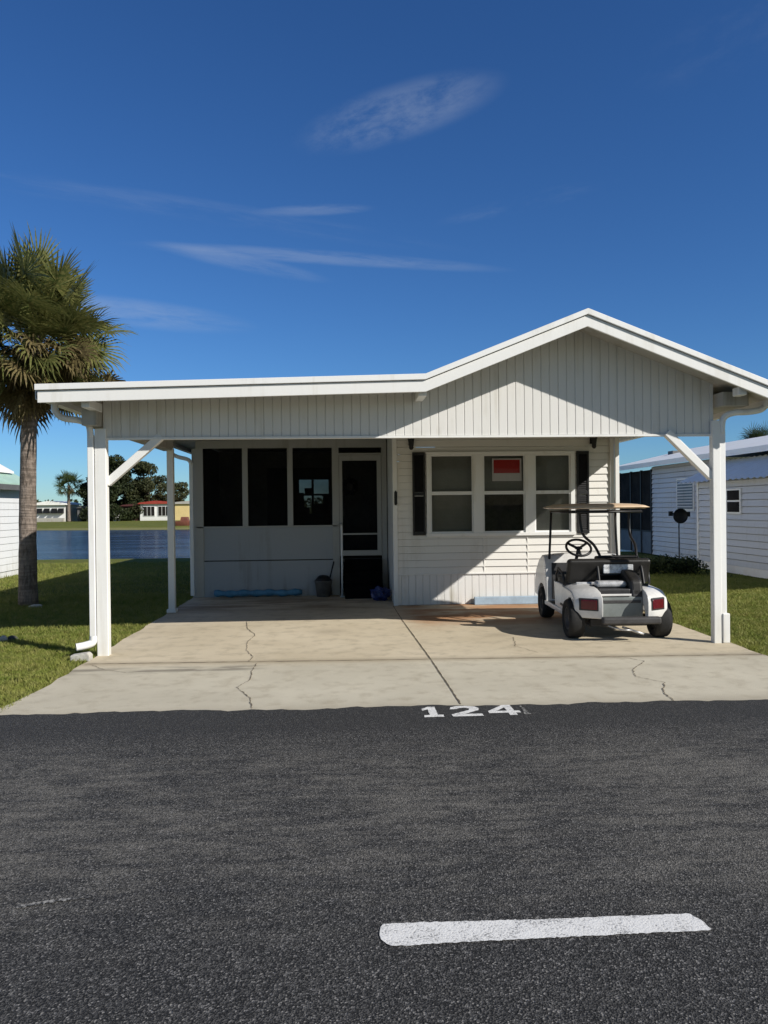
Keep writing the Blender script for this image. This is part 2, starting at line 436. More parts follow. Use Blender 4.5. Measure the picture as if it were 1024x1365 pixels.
# the lot number painted at the driveway's edge
y0, y1 = 5.735, 6.03
def dig(pts, x, wd): return [(x+px_*wd, y0+py_*(y1-y0)) for px_, py_ in pts]
flat('painted_digit', dig([(0, 0), (1, 0), (1, .2), (.72, .2), (.72, 1), (.34, 1), (0, .80), (0, .62), (.30, .74), (.30, .2), (0, .2)], .60, .15), 'paint', road, amp=.003)
flat('painted_digit', dig([(0, 0), (1, 0), (1, .21), (.42, .21), (.95, .56), (1, .75), (.88, .93), (.62, 1), (.30, 1), (.08, .9), (0, .70), (.26, .70), (.36, .80), (.56, .81), (.68, .72), (.62, .58), (.0, .20)], .815, .235), 'paint', road, amp=.003)
q = dig([(.60, 0), (.84, 0), (.84, .22), (1, .22), (1, .42), (.84, .42), (.84, 1), (.56, 1), (0, .42), (0, .22), (.60, .22), (.60, .42), (.28, .42), (.60, .76), (.60, .42), (.60, .22)], 1.105, .245)
mb = MB()
def addp(pts):
    k = len(mb.v); mb.v += [(x, y, .0135) for x, y in pts]; mb.f.append(tuple(range(k, k+len(pts)))); mb.sm.append(False)
P4 = lambda L: dig(L, 1.105, .245)
V4 = P4([(0, .22), (.60, .22), (.60, .0), (.84, .0), (.84, .22), (1, .22), (1, .42), (.84, .42), (.84, 1), (.58, 1), (0, .42), (.28, .42), (.60, .42), (.60, .76)])
mb.v += [(x, y, .0135) for x, y in V4]
for f in ((0, 1, 12, 11), (11, 10, 0), (2, 3, 4, 1), (1, 4, 7, 12), (4, 5, 6, 7), (12, 7, 8, 13), (13, 8, 9), (9, 10, 11, 13)): mb.f.append(f); mb.sm.append(False)
mb.build('painted_digit', 'paint', road)
flat('worn_mark', [(1.37, 5.74), (1.41, 5.75), (1.40, 5.98), (1.38, 6.0)], 'paintworn', road, amp=.01)

# driveway
m, N, b, o = newmat('concrete'); p = N.pos(); S = N.sep(p)
n1 = N.noise(p, .7, 6, .6); n2 = N.noise(p, 5, 5, .6); n3 = N.noise(p, 90, 4, .7)
front = N.ramp(S[1], 8.15, 7.7)
c = N.mix(N.ramp(n1, .3, .7), (.575, .49, .35), (.68, .59, .44))
cf = N.mix(N.ramp(n1, .3, .7), (.52, .475, .375), (.62, .57, .455))
c = N.mix(front, c, cf)
c = N.mix(N.math('MULTIPLY', N.ramp(n2, .45, .75), .45), c, (.30, .25, .17))
c = N.mix(N.math('MULTIPLY', N.ramp(n3, .4, .8), .28), c, (.68, .62, .50))
# rusty stains near the house, tyre-dark patch under the cart, dirty bands along the joint and the kerb end
rust = N.math('MULTIPLY', N.math('MULTIPLY', N.ramp(S[1], 9.6, 11.0), N.ramp(S[0], .7, 1.2)), N.ramp(N.noise(N.mapping(p, (.6, 1.6, 1)), 1.6, 6), .34, .56))
c = N.mix(N.math('MULTIPLY', rust, .8), c, (.40, .17, .06))
rust2 = N.math('MULTIPLY', N.ramp(S[1], 11.5, 12.6), N.ramp(N.noise(N.mapping(p, (.5, 1.8, 1)), 1.2, 5), .42, .62))
c = N.mix(N.math('MULTIPLY', rust2, .6), c, (.20, .12, .07))
jd = N.math('ABSOLUTE', N.math('SUBTRACT', N.math('ADD', S[1], N.math('MULTIPLY', S[0], .037)), 8.02))
jm = N.math('MULTIPLY', N.ramp(N.math('ADD', jd, N.math('MULTIPLY', n2, .25)), .30, .08), .55)
c = N.mix(jm, c, (.24, .19, .125))
lb = N.math('MULTIPLY', N.math('MULTIPLY', N.ramp(N.math('ABSOLUTE', N.math('SUBTRACT', S[1], 7.75)), .22, .03), N.ramp(S[0], -.7, -1.1)), N.ramp(N.noise(N.mapping(p, (.8, 4, 1)), 2.0, 4), .4, .6))
c = N.mix(N.math('MULTIPLY', lb, .7), c, (.17, .15, .12))
ke = N.math('MULTIPLY', N.ramp(N.math('ADD', S[1], N.math('MULTIPLY', n2, .3)), 6.5, 6.1), .4)
c = N.mix(ke, c, (.26, .22, .16))
for ox, oy, r_ in ((-.2, 9.9, .5), (1.9, 9.4, .35), (3.2, 7.4, .3)):
    ds = N.n('ShaderNodeVectorMath', operation='DISTANCE'); N.set(ds.inputs[0], p); ds.inputs[1].default_value = (ox, oy, 0)
    om = N.math('MULTIPLY', N.ramp(N.math('ADD', ds.outputs['Value'], N.math('MULTIPLY', n2, r_)), r_*1.2, r_*.35), .30)
    c = N.mix(om, c, (.17, .14, .11))
N.set(b.inputs['Base Color'], c); b.inputs['Roughness'].default_value = .9; b.inputs['Specular IOR Level'].default_value = .25
N.set(b.inputs['Normal'], N.bump(N.math('ADD', n3, n2), .35, .008)); M['concrete'] = m
dv = MB(); L = []; Rr = []
yy = 5.9
while yy < 24.3:
    L.append((-2.72-(.14 if yy < 7 else 0)*sm((7-yy)/1.0)+random.uniform(-.018, .018), yy)); Rr.append((4.42+random.uniform(-.018, .018), yy)); yy += .22
q = L+Rr[::-1]; n = len(q)
dv.add([(x, y, .0) for x, y in q]+[(x, y, -.12) for x, y in q], [tuple(range(n))]+[(i, (i+1) % n, n+(i+1) % n, n+i) for i in range(n)])
drive = structure(dv.build('driveway', 'concrete')); ORG['driveway'] = (0, 0, 0)
def strip(name, pts, wd, mat, jitter=.0, z=.004, sub=12):
    P = [Vector((p[0], p[1], 0)) for p in pts]; Q = []
    for i in range(len(P)-1):
        for j in range(sub):
            Q.append(P[i].lerp(P[i+1], j/sub)+Vector((random.uniform(-jitter, jitter), random.uniform(-jitter, jitter), 0)))
    Q.append(P[-1]); vs = []
    for i, a in enumerate(Q):
        t = (Q[min(i+1, len(Q)-1)]-Q[max(i-1, 0)]).normalized(); nn = Vector((-t.y, t.x, 0)); ww = wd*random.uniform(.35, 1.3)*.5 if jitter else wd*.5
        vs += [(a+nn*ww), (a-nn*ww)]
    mb = MB(); mb.add([(v.x, v.y, z) for v in vs], [(2*i, 2*i+1, 2*i+3, 2*i+2) for i in range(len(Q)-1)])
    return mb.build(name, mat, drive)
strip('expansion_joint', [(.80, 12.3), (.82, 10.9), (.905, 7.93), (.935, 6.13)], .014, 'joint', .003, sub=40)
strip('expansion_joint', [(-2.7, 8.12), (.41, 7.99), (4.4, 7.83)], .012, 'joint', .006, .0045, sub=60)
strip('crack', [(-1.38, 10.9), (-1.29, 10.3), (-1.12, 9.75), (-1.16, 9.2), (-1.10, 8.7), (-.98, 8.3), (-1.0, 8.06)], .009, 'crack', .008, .005)
strip('crack', [(-.90, 7.98), (-.91, 7.6), (-.88, 7.2), (-.96, 6.9), (-.80, 6.5), (-.74, 6.16)], .009, 'crack', .008, .005)
strip('crack', [(2.62, 7.88), (2.95, 7.8), (3.05, 7.62), (2.78, 7.25), (2.70, 6.95), (2.86, 6.7), (2.70, 6.35), (2.66, 6.0)], .009, 'crack', .008, .005)
strip('crack', [(-2.6, 8.05), (-2.4, 7.8), (-2.15, 7.65)], .008, 'crack', .008, .005, sub=8)
strip('crack', [(2.05, 9.2), (1.95, 8.6), (2.1, 8.2)], .007, 'crack', .012, .005)

# ------------------------------------------------------------------ the mobile home
HO = (.83, 12.4, 0)
home = thing('mobile_home', 'white mobile home with gabled carport roof, screened porch and two black shutters behind the driveway', 'house', HO)
def zt(x):
    P = [(-3.134, 2.898), (.894, 2.998), (2.65, 3.694), (4.86, 2.83)]
    for (a, b_), (c_, d_) in zip(P[:-1], P[1:]):
        if x <= c_: return b_+(d_-b_)*(x-a)/(c_-a)
    return P[-1][1]
YF, YB = 8.12, 24.2
prof = [(-3.134, 2.898), (.894, 2.998), (2.65, 3.694), (4.86, 2.83)]
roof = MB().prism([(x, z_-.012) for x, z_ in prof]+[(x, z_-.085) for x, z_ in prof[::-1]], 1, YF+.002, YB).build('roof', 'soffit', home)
# front fascia: an upper drip band proud of a lower board
MB().prism([(x+(-.02 if i == 0 else 0), z_+.012) for i, (x, z_) in enumerate(prof)]+[(x+(-.02 if x < -3 else 0), z_-.050) for x, z_ in prof[::-1]], 1, YF-.055, YF).build('fascia_cap', 'trim', roof, .004)
MB().prism([(x, z_-.056) for x, z_ in prof]+[(x, z_-.178) for x, z_ in prof[::-1]], 1, YF-.03, YF).build('fascia', 'white', roof, .004)
for x0, x1, za, zb in ((-3.17, -3.07, 2.76, 2.87), (4.80, 4.90, 2.69, 2.80)):
    MB().prism([(x0, za), (x1, za), (x1, zb), (x1-.008, zb), (x1-.008, za+.008), (x0+.008, za+.008), (x0+.008, zb), (x0, zb)], 1, YF+.01, YB).build('gutter', 'white', home)
# ribbed panel
def ribbed(x0, x1, zb, topf, y, pitch=.098, g=.014, dep=.009):
    mb = MB(); x = x0; cols = []
    ks = [k for k in (.894, 2.65) if x0 < k < x1]
    pts = [x0]
    while x < x1-1e-6:
        nx = min(x+pitch, x1)
        pts += [x+g*.5, nx-g*.5, nx]; x = nx
    allx = sorted(set([round(p_, 5) for p_ in pts]+ks))
    groove = set(round(x0+pitch*i, 5) for i in range(0, int((x1-x0)/pitch)+2))
    for p_ in allx:
        yy_ = y+dep if any(abs(p_-q_) < 1e-4 for q_ in groove) else y
        k = len(mb.v); mb.v += [(p_, yy_, zb), (p_, yy_, topf(p_)), (p_, y+.05, zb)]
        if k: mb.f += [(k-3, k, k+1, k-2), (k-1, k+2, k, k-3)]; mb.sm += [False, False]
    return mb
ribbed(-2.63, 4.275, 2.405, lambda x: zt(x)-.08, 8.6).build('gable_panel', 'panel', home)
MB().box(-2.63, 4.275, 8.585, 8.66, 2.378, 2.402).build('panel_edge_trim', 'white', home)
# eave beams over the posts and their caps
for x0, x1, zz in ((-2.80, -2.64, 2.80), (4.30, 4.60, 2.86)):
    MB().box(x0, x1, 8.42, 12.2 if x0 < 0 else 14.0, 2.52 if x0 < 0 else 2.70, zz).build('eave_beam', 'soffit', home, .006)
for x, z_ in ((-2.675, 2.724), (.872, 2.83), (4.40, 2.83)):
    MB().box(x-.045, x+.045, 8.17, 8.32 if x > 4 else 8.6, z_-.045, z_+.05).build('beam_end', 'trim', home, .01)
# posts
for x0, x1, y0_, y1_, zz in ((-2.712, -2.587, 8.56, 8.66, 2.5), (4.232, 4.325, 8.53, 8.62, 2.55), (-2.72, -2.62, 12.05, 12.15, 2.55)):
    MB().box(x0, x1, y0_, y1_, -.02, zz).build('post', 'white', home, .008)
MB().box(-2.745, -2.60, 12.03, 12.17, 0, .05).build('post_foot', 'white', home, .005)
def bar(a, b_, wd, th):
    a, b_ = Vector(a), Vector(b_); d_ = (b_-a).normalized(); s_ = Vector((0, 1, 0)); n_ = d_.cross(s_).normalized()
    mb = MB(); vs = []
    for p_ in (a, b_):
        for k1, k2 in ((-1, -1), (1, -1), (1, 1), (-1, 1)): vs.append(p_+n_*wd*.5*k1+s_*th*.5*k2)
    return mb.add(vs, [(0, 1, 2, 3), (7, 6, 5, 4), (0, 4, 5, 1), (1, 5, 6, 2), (2, 6, 7, 3), (3, 7, 4, 0)])
bar((-2.60, 8.64, 1.90), (-2.00, 8.64, 2.42), .085, .085).build('brace', 'white', home, .006)
bar((4.25, 8.60, 1.90), (3.72, 8.60, 2.42), .085, .085).build('brace', 'white', home, .006)
# downspouts
def spout(pts, name='downspout'):
    mb = MB(); n_ = len(pts); q_ = [Vector(p_) for p_ in pts]
    k_ = next(i for i in range(n_) if q_[i].z < 2.41 or n_ == 2)
    if k_ > 0: mb.tube(q_[:k_+1], .036, 12)
    a_ = q_[k_]; z_ = q_[-1].z
    mb.box(a_.x-.033, a_.x+.033, a_.y-.026, a_.y+.026, z_, a_.z+.03)
    return mb.build(name, 'trim', home, .006)
def curve(P, k=5):
    out = []; P = [Vector(p) for p in P]; Q = [P[0]]+P+[P[-1]]
    for i in range(1, len(Q)-2):
        for j in range(k):
            t = j/k; a, b1, c1, d1 = Q[i-1], Q[i], Q[i+1], Q[i+2]
            out.append(.5*((2*b1)+(-a+c1)*t+(2*a-5*b1+4*c1-d1)*t*t+(-a+3*b1-3*c1+d1)*t**3))
    out.append(P[-1]); return out
spout(curve([(-3.11, 8.5, 2.76), (-3.10, 8.5, 2.68), (-3.02, 8.5, 2.61), (-2.86, 8.53, 2.585), (-2.77, 8.56, 2.54), (-2.752, 8.57, 2.40)])+[(-2.752, 8.57, 1.2), (-2.752, 8.57, .2)])
MB().tube(curve([(-2.752, 8.57, .22), (-2.76, 8.56, .15), (-2.83, 8.52, .125), (-2.91, 8.48, .115)]), [.042]*16, 10, caps=False).build('spout_elbow', 'trim', home)
spout(curve([(4.85, 8.5, 2.72), (4.78, 8.5, 2.665), (4.64, 8.5, 2.640), (4.46, 8.53, 2.630), (4.365, 8.55, 2.565), (4.352, 8.56, 2.40)])+[(4.352, 8.56, 1.2), (4.352, 8.56, .06)])
MB().box(4.328, 4.412, 8.515, 8.60, .0, .34).build('spout_boot', 'white', home, .01)
spout(curve([(-3.11, 13.9, 2.76), (-3.08, 13.9, 2.64), (-2.95, 13.9, 2.55), (-2.75, 13.9, 2.49), (-2.70, 13.9, 2.39)])+[(-2.70, 13.9, 1.2), (-2.70, 13.9, .05)])
spout([(4.50, 12.33, 2.72), (4.50, 12.33, .05)])

# trailer front wall: lap siding around the window opening
def lap(x0, x1, z0, z1, y, course=.115, holes=(), proud=.020, gap=0):
    mb = MB(); z = z0
    while z < z1-1e-6:
        zz = min(z+course, z1); mid = (z+zz)/2
        spans = [(x0, x1)]
        for hx0, hx1, hz0, hz1 in holes:
            if hz0 <= mid <= hz1:
                ns = []
                for a, b_ in spans:
                    if hx1 <= a or hx0 >= b_: ns.append((a, b_)); continue
                    if hx0 > a: ns.append((a, hx0))
                    if hx1 < b_: ns.append((hx1, b_))
                spans = ns
        for a, b_ in spans:
            zt_ = zz-gap
            mb.add([(a, y-proud, z), (b_, y-proud, z), (b_, y-.002, zt_), (a, y-.002, zt_), (a, y, z), (b_, y, z)], [(0, 1, 2, 3), (4, 5, 1, 0)])
            if gap: mb.add([(a, y-.002, zt_), (b_, y-.002, zt_), (b_, y+.05, zt_), (a, y+.05, zt_), (a, y+.05, zz), (b_, y+.05, zz)], [(0, 1, 2, 3), (3, 2, 5, 4)])
        z = zz
    return mb
WZ0, WZ1 = 1.14, 2.475
wall = lap(.83, 4.45, .50, 3.0, 12.4, holes=[(1.36, 3.80, WZ0, WZ1)], gap=.004).build('front_wall', 'siding', home)
MB().prism([(.83, 2.88), (4.45, 2.88), (4.45, 2.9), (2.65, 3.60), (.894, 2.92), (.83, 2.91)], 1, 12.41, 12.46).build('gable_wall', 'siding', home)
ribbed(.83, 4.45, .005, lambda x: .495, 12.395, .115, .014, .010).build('skirting', 'skirt', home)
MB().box(.83, 4.45, 12.372, 12.40, .49, .515).build('skirting_trim', 'white', home, .003)
for a, b_ in ((.815, .885), (4.40, 4.468)):
    MB().box(a, b_, 12.355, 12.46, .0, 2.86).build('corner_board', 'trim', home, .004)
MB().box(.83, .87, 12.46, YB, .0, 2.9).build('side_wall', 'siding', home)
MB().box(4.43, 4.45, 12.46, YB, .0, 2.86).build('side_wall', 'siding', home)
MB().box(-2.70, 4.45, YB-.05, YB-.02, 0, 2.8).build('back_wall', 'siding', home) if False else None
MB().box(.87, 4.43, YB-.06, YB-.02, 0, 2.85).build('back_wall', 'siding', home)
MB().prism([(1.0, 2.49), (1.0, 1.0), (4.2, 1.0), (4.2, 2.49)], 1, 13.3, 13.35).build('inner_wall', 'room', home)
MB().box(1.0, 4.2, 12.5, 13.3, 2.49, 2.52).build('inner_ceiling', 'room', home)
MB().box(1.0, 4.2, 12.5, 13.3, .97, .99).build('inner_floor', 'room', home)
bd = MB().box(2.12, 3.35, 12.285, 12.365, 0, .125).build('base_or_shade_board', simple('shade_blue_board', (.36, .47, .58), .6, .12, 5), None, .008)  # canopy's blue shade on the skirting, put into an added board's colour
tag(bd, 'added low board standing in for the blue canopy shade along the foot of the ribbed skirting left of the golf cart', 'board')
# three double-hung windows in one white surround
MB().prism([(1.365, 2.487), (3.808, 2.487), (3.808, 2.44), (1.365, 2.44)], 1, 12.345, 12.43).build('window_head', 'trim', home, .004)
MB().prism([(1.355, 1.165), (3.818, 1.165), (3.818, 1.112), (1.355, 1.112)], 1, 12.343, 12.43).build('window_sill', 'trim', home, .004)
for a, b_ in ((1.365, 1.428), (2.128, 2.292), (2.982, 3.142), (3.738, 3.808)):
    MB().box(a, b_, 12.35, 12.43, 1.165, 2.44).build('window_mullion', 'trim', home, .004)
zm = 1.815
for i, (a, b_) in enumerate(((1.428, 2.128), (2.292, 2.982), (3.142, 3.738))):
    f = MB()
    for x0, x1, z0, z1, yy_ in ((a, b_, zm-.028, zm+.028, 12.362), (a, b_, 1.165, 1.19, 12.375), (a, b_, 2.415, 2.44, 12.365),
                           (a, a+.022, 1.19, zm-.028, 12.375), (b_-.022, b_, 1.19, zm-.028, 12.375), (a, a+.022, zm+.028, 2.415, 12.365), (b_-.022, b_, zm+.028, 2.415, 12.365)):
        f.box(x0, x1, yy_, 12.405, z0, z1)
    win = f.build('window', 'trim', home)
    MB().add([(a+.02, 12.385, 1.18), (b_-.02, 12.385, 1.18), (b_-.02, 12.385, zm), (a+.02, 12.385, zm)], [(0, 1, 2, 3)]).build('pane', 'glass', win)
    MB().add([(a+.02, 12.378, zm), (b_-.02, 12.378, zm), (b_-.02, 12.378, 2.42), (a+.02, 12.378, 2.42)], [(0, 1, 2, 3)]).build('pane', 'glass', win)
    bl = MB(); z = 2.43; zend = (1.19, 1.80, 1.19)[i]
    while z > zend:
        bl.add([(a-.03, 12.445, z), (b_+.03, 12.445, z), (b_+.03, 12.462, z-.021), (a-.03, 12.462, z-.021)], [(0, 1, 2, 3)]); z -= .022
    bl.build('blind', 'blind', win)
# shutters
for a, b_ in ((1.138, 1.345), (3.842, 4.045)):
    z0, z1 = 1.135, 2.485; mb = MB()
    mb.box(a, a+.03, 12.352, 12.387, z0, z1).box(b_-.03, b_, 12.352, 12.387, z0, z1)
    for zz in (z0, (z0+z1)/2-.03, z1-.05): mb.box(a+.03, b_-.03, 12.352, 12.387, zz, zz+.05)
    sh = mb.build('shutter', 'shutter', home, .003); sl = MB(); z = z0+.055
    while z < z1-.06:
        if not ((z0+z1)/2-.05 < z < (z0+z1)/2+.02):
            sl.add([(a+.03, 12.358, z), (b_-.03, 12.358, z), (b_-.03, 12.380, z+.036), (a+.03, 12.380, z+.036)], [(0, 1, 2, 3)])
        z += .034
    sl.build('louvre_panel', 'shutter', sh)
# coach lamps and the small plaque
for x in (1.115, 4.105):
    mb = MB(); mb.box(x-.035, x+.035, 12.36, 12.388, 2.60, 2.76); mb.tube([(x, 12.36, 2.72), (x, 12.30, 2.75), (x, 12.27, 2.72)], .012, 8)
    lp = mb.build('coach_lamp', 'black', home)
    mb = MB(); mb.lathe([(.005, .09), (.055, .045), (.06, .035), (.05, .03), (.035, -.09), (.04, -.10), (.02, -.13), (.003, -.135)], (x, 12.27, 2.65), 'z', 8, False)
    mb.build('lantern', 'black', lp)
mb = MB(); mb.prism([(.845, 1.63), (.875, 1.63), (.885, 1.66), (.885, 1.84), (.86, 1.87), (.838, 1.84), (.838, 1.66)], 1, 12.33, 12.352)
mb.build('wall_plaque', 'black', home, .003)
# shallow seam strips on the siding below the windows
for x, z0, z1 in ((2.30, .52, 1.1), (3.02, .52, 1.1)):
    MB().box(x-.008, x+.008, 12.381, 12.398, z0, z1).build('siding_seam', 'siding', home)

# screened porch
PY = 14.05
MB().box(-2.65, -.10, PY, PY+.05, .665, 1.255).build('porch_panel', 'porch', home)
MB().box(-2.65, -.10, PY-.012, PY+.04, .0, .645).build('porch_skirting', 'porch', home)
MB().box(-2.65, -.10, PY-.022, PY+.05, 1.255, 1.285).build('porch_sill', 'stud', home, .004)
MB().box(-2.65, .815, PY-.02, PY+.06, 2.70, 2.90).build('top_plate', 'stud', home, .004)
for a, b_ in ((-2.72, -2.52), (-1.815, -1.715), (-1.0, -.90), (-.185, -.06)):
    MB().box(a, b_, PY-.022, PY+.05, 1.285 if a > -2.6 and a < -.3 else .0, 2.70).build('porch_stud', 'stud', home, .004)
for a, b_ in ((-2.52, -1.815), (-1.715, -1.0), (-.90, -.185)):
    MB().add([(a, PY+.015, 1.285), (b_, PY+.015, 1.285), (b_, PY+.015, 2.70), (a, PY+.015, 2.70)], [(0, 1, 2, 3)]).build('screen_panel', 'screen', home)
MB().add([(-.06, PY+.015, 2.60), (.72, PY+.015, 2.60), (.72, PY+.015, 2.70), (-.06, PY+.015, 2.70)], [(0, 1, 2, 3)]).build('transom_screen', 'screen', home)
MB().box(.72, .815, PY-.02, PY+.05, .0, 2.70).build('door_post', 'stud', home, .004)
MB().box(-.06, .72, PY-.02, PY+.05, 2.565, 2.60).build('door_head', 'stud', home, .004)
df = MB()
df.box(-.055, .0, PY-.03, PY+.01, .72, 2.56).box(.635, .715, PY-.03, PY+.01, .72, 2.56).box(.0, .635, PY-.03, PY+.01, 2.46, 2.56).box(.0, .635, PY-.03, PY+.01, .72, .815)
door = df.build('screen_door', 'stud', home)
MB().add([(.0, PY-.01, .815), (.635, PY-.01, .815), (.635, PY-.01, 2.46), (.0, PY-.01, 2.46)], [(0, 1, 2, 3)]).build('door_screen', 'screen', door)
MB().box(.0, .635, PY-.022, PY-.012, 1.10, 1.13).build('push_bar', 'stud', door)
MB().box(.015, .035, PY-.06, PY-.03, 1.42, 1.58).build('handle', 'black', door)
# porch interior: side walls, floor, back wall with an opening to the pond
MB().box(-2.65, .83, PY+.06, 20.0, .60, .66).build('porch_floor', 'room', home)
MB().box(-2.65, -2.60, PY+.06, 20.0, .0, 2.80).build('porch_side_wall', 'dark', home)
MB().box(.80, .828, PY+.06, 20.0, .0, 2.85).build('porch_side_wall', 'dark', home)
ox0, ox1, oz0, oz1 = -1.12, -.36, 1.45, 2.34
bw = MB(); bw.box(-2.60, ox0, 20.0, 20.05, 0, 2.82).box(ox1, .80, 20.0, 20.05, 0, 2.82).box(ox0, ox1, 20.0, 20.05, 0, oz0).box(ox0, ox1, 20.0, 20.05, oz1, 2.82)
MB().add([(ox0, 19.9, oz0), (ox1, 19.9, oz0), (ox1, 19.9, oz1), (ox0, 19.9, oz1)], [(0, 1, 2, 3)]).build('dimming_screen', 'screen', home)  # extra screen layer added to dim the view through the back opening
pbw = bw.build('porch_back_wall', 'dark', home)
bwf = MB(); bwf.box(-.80, -.74, 19.98, 20.02, oz0, oz1).box(ox0, ox1, 19.985, 20.015, 1.92, 1.97)
bwf.box(ox0, -.86, 19.985, 20.015, oz0, 1.62).box(-.74, ox1, 19.985, 20.015, oz0, 1.70).box(ox0, -1.0, 19.986, 20.014, 1.62, 2.0).box(-.50, ox1, 19.986, 20.014, 1.7, 1.92).box(-.98, -.80, 19.986, 20.014, 1.97, 2.12)
bwf.build('window_bars', 'dark', pbw)
MB().add([(ox0, 20.02, oz0), (ox1, 20.02, oz0), (ox1, 20.02, oz1), (ox0, 20.02, oz1)], [(0, 1, 2, 3)]).build('window_screen', 'screen', pbw)
lap(-2.60, .80, .66, 2.8, 16.4, .12, holes=[(-1.6, -.25, 0, 2.5), (.10, .8, 0, 2.65)]).build('inner_partition', 'room', home)
MB().box(.05, .79, 15.9, 15.95, .66, 2.6).build('entry_door', 'room', home)
# steps and rail in front of the screen door
mb = MB()
for k, (yy_, zz) in enumerate(((13.42, .22), (13.66, .44), (13.88, .66))): mb.box(.03, .70, yy_, PY-.04, (0, .222, .442)[k], zz)
st = mb.build('entry_steps', simple('black_step', (.005, .005, .005), .9, .3, 6, spec=.05), None); tag(st, 'black steps up to the screen door in the shaded recess', 'steps')
rail = thing('handrail', 'thin white vertical handrail beside the black porch steps', 'handrail', (-.02, 13.75, 0))
MB().tube([(-.02, 13.75, 0), (-.02, 13.75, 1.27), (-.02, 13.80, 1.30), (-.02, 14.01, 1.30)], .018, 8).build('rail_tube', 'white', rail)
MB().box(-.06, .02, 13.71, 13.79, 0, .012).build('rail_foot', 'white', rail)

# things in the recess
mb = MB()
mb.tube([(.155+.115*math.cos(t), 15.87+.01*math.sin(3*t), 2.03+.125*math.sin(t)) for t in [2*math.pi*i/24 for i in range(25)]], .045, 8, caps=False)
for i in range(260):
    t = random.uniform(0, 6.28); r_ = random.uniform(.08, .17); c_ = Vector((.155+r_*math.cos(t), 15.83+random.uniform(-.03, .03), 2.03+r_*1.07*math.sin(t)))
    a = Vector((random.uniform(-1, 1), random.uniform(-.4, .4), random.uniform(-1, 1))).normalized()*.035; e = a.cross(Vector((0, 1, 0)))*.35
    mb.add([c_-a, c_+e, c_+a, c_-e], [(0, 1, 2, 3)])
tag(mb.build('wreath', 'wreath', None), 'dark round wreath hanging behind the screen door', 'wreath')
mb = MB(); mb.tube([(-2.34+.0*i, 0, 0) for i in range(2)], .01) if False else None
pts = [(x, 13.93+.02*math.sin(x*7), .075+.006*math.sin(x*13)) for x in lin(-2.32, -.75, 26)]
mb.tube(pts, [.055+.012*math.sin(i*1.7) for i in range(26)], 10)
tag(mb.build('rolled_tarp', 'blue', None), 'long blue roll lying along the foot of the porch wall', 'tarp')
bk = thing('bucket', 'grey bucket with black top at the porch wall beside the door', 'bucket', (-.36, 13.86, 0))
MB().lathe([(.005, .003), (.12, .003), (.155, .27), (.165, .28), (.16, .29), (.15, .285)], (-.36, 13.86, 0), 'z', 20).build('pail', 'bucket', bk)
mb = MB(); mb.lathe([(.15, .26), (.15, .30), (.10, .36), (.07, .38), (.002, .39)], (-.36, 13.86, 0), 'z', 14); mb.build('black_lid', 'black', bk)
br = thing('broom', 'dark broom leaning on the porch wall over the grey bucket', 'broom', (-.17, 13.9, 0))
MB().tube([(-.25, 13.95, .30), (-.17, 13.985, .62)], .012, 8).build('broom_handle', 'black', br)
MB().prism([(-.36, .0), (-.20, .02), (-.235, .31), (-.268, .31)], 1, 13.985-.06, 13.985-.02).build('bristle_head', 'darkplastic', br)
bm = bmesh.new(); bmesh.ops.create_icosphere(bm, subdivisions=3, radius=1)
for v in bm.verts:
    nz = .18*math.sin(v.co.x*7+v.co.z*3)+.12*math.sin(v.co.y*11+v.co.x*5)+.08*math.sin(v.co.z*17)
    v.co *= 1+nz; v.co.x *= .165; v.co.y *= .14; v.co.z = max(-.10, v.co.z*.13)
me = bpy.data.meshes.new('bag'); bm.to_mesh(me); bm.free(); me.materials.append(M['bluebag'])
bg_ = bpy.data.objects.new('plastic_bag', me); COL.objects.link(bg_); bg_.location = (.63, 13.15, .10)
tag(bg_, 'crumpled dark blue plastic bag on the floor beside the black steps', 'bag')

# sign in the middle window
sg = thing('window_sign', 'red and white sign hanging behind the upper pane of the middle window', 'sign', (2.69, 12.40, 2.0))
MB().box(2.45, 2.935, 12.402, 12.408, 2.005, 2.375).build('sign_board', 'paper', sg)
MB().box(2.475, 2.905, 12.396, 12.401, 2.135, 2.352).build('red_field', 'redpaper', sg)

# ------------------------------------------------------------------ golf cart (local: +y is its front)
CX, CY, CR = 3.28, 9.06, R(-3)
cart = thing('golf_cart', 'white golf cart with tan canopy parked nose-in before the house', 'golf cart', (CX, CY, 0), local=True, rz=CR)
def LC(X, Y, Z):
    v = Matrix.Rotation(-CR, 3, 'Z') @ Vector((X-CX, Y-CY, 0)); return (v.x, v.y, Z)
def arch(cy, cz, r_, a0, a1, n=9):
    return [(cy+r_*math.cos(R(a0+(a1-a0)*i/(n-1))), cz+r_*math.sin(R(a0+(a1-a0)*i/(n-1)))) for i in range(n)]
def body_side(poly, x0, x1, crown, xc):
    """side outline extruded across, its upper edge rounded down toward the outside"""
    n = len(poly); mb = MB(); steps = 7; rows = []
    for j in range(steps):
        t = j/(steps-1); x = x0+(x1-x0)*t
        row = []
        for y, z in poly:
            k = max(0, (z-.36)/.34)
            dz = -crown*k*(abs(t-xc)**2.2)*1.0
            row.append((x, y, z+dz))
        rows.append(row)
    o = 0
    for r_ in rows: mb.v += r_
    for j in range(steps-1):
        for i in range(n):
            mb.f.append((j*n+i, j*n+(i+1) % n, (j+1)*n+(i+1) % n, (j+1)*n+i)); mb.sm.append(True)
    mb.f.append(tuple(range(n))); mb.sm.append(False); mb.f.append(tuple((steps-1)*n+i for i in range(n-1, -1, -1))); mb.sm.append(False)
    return mb
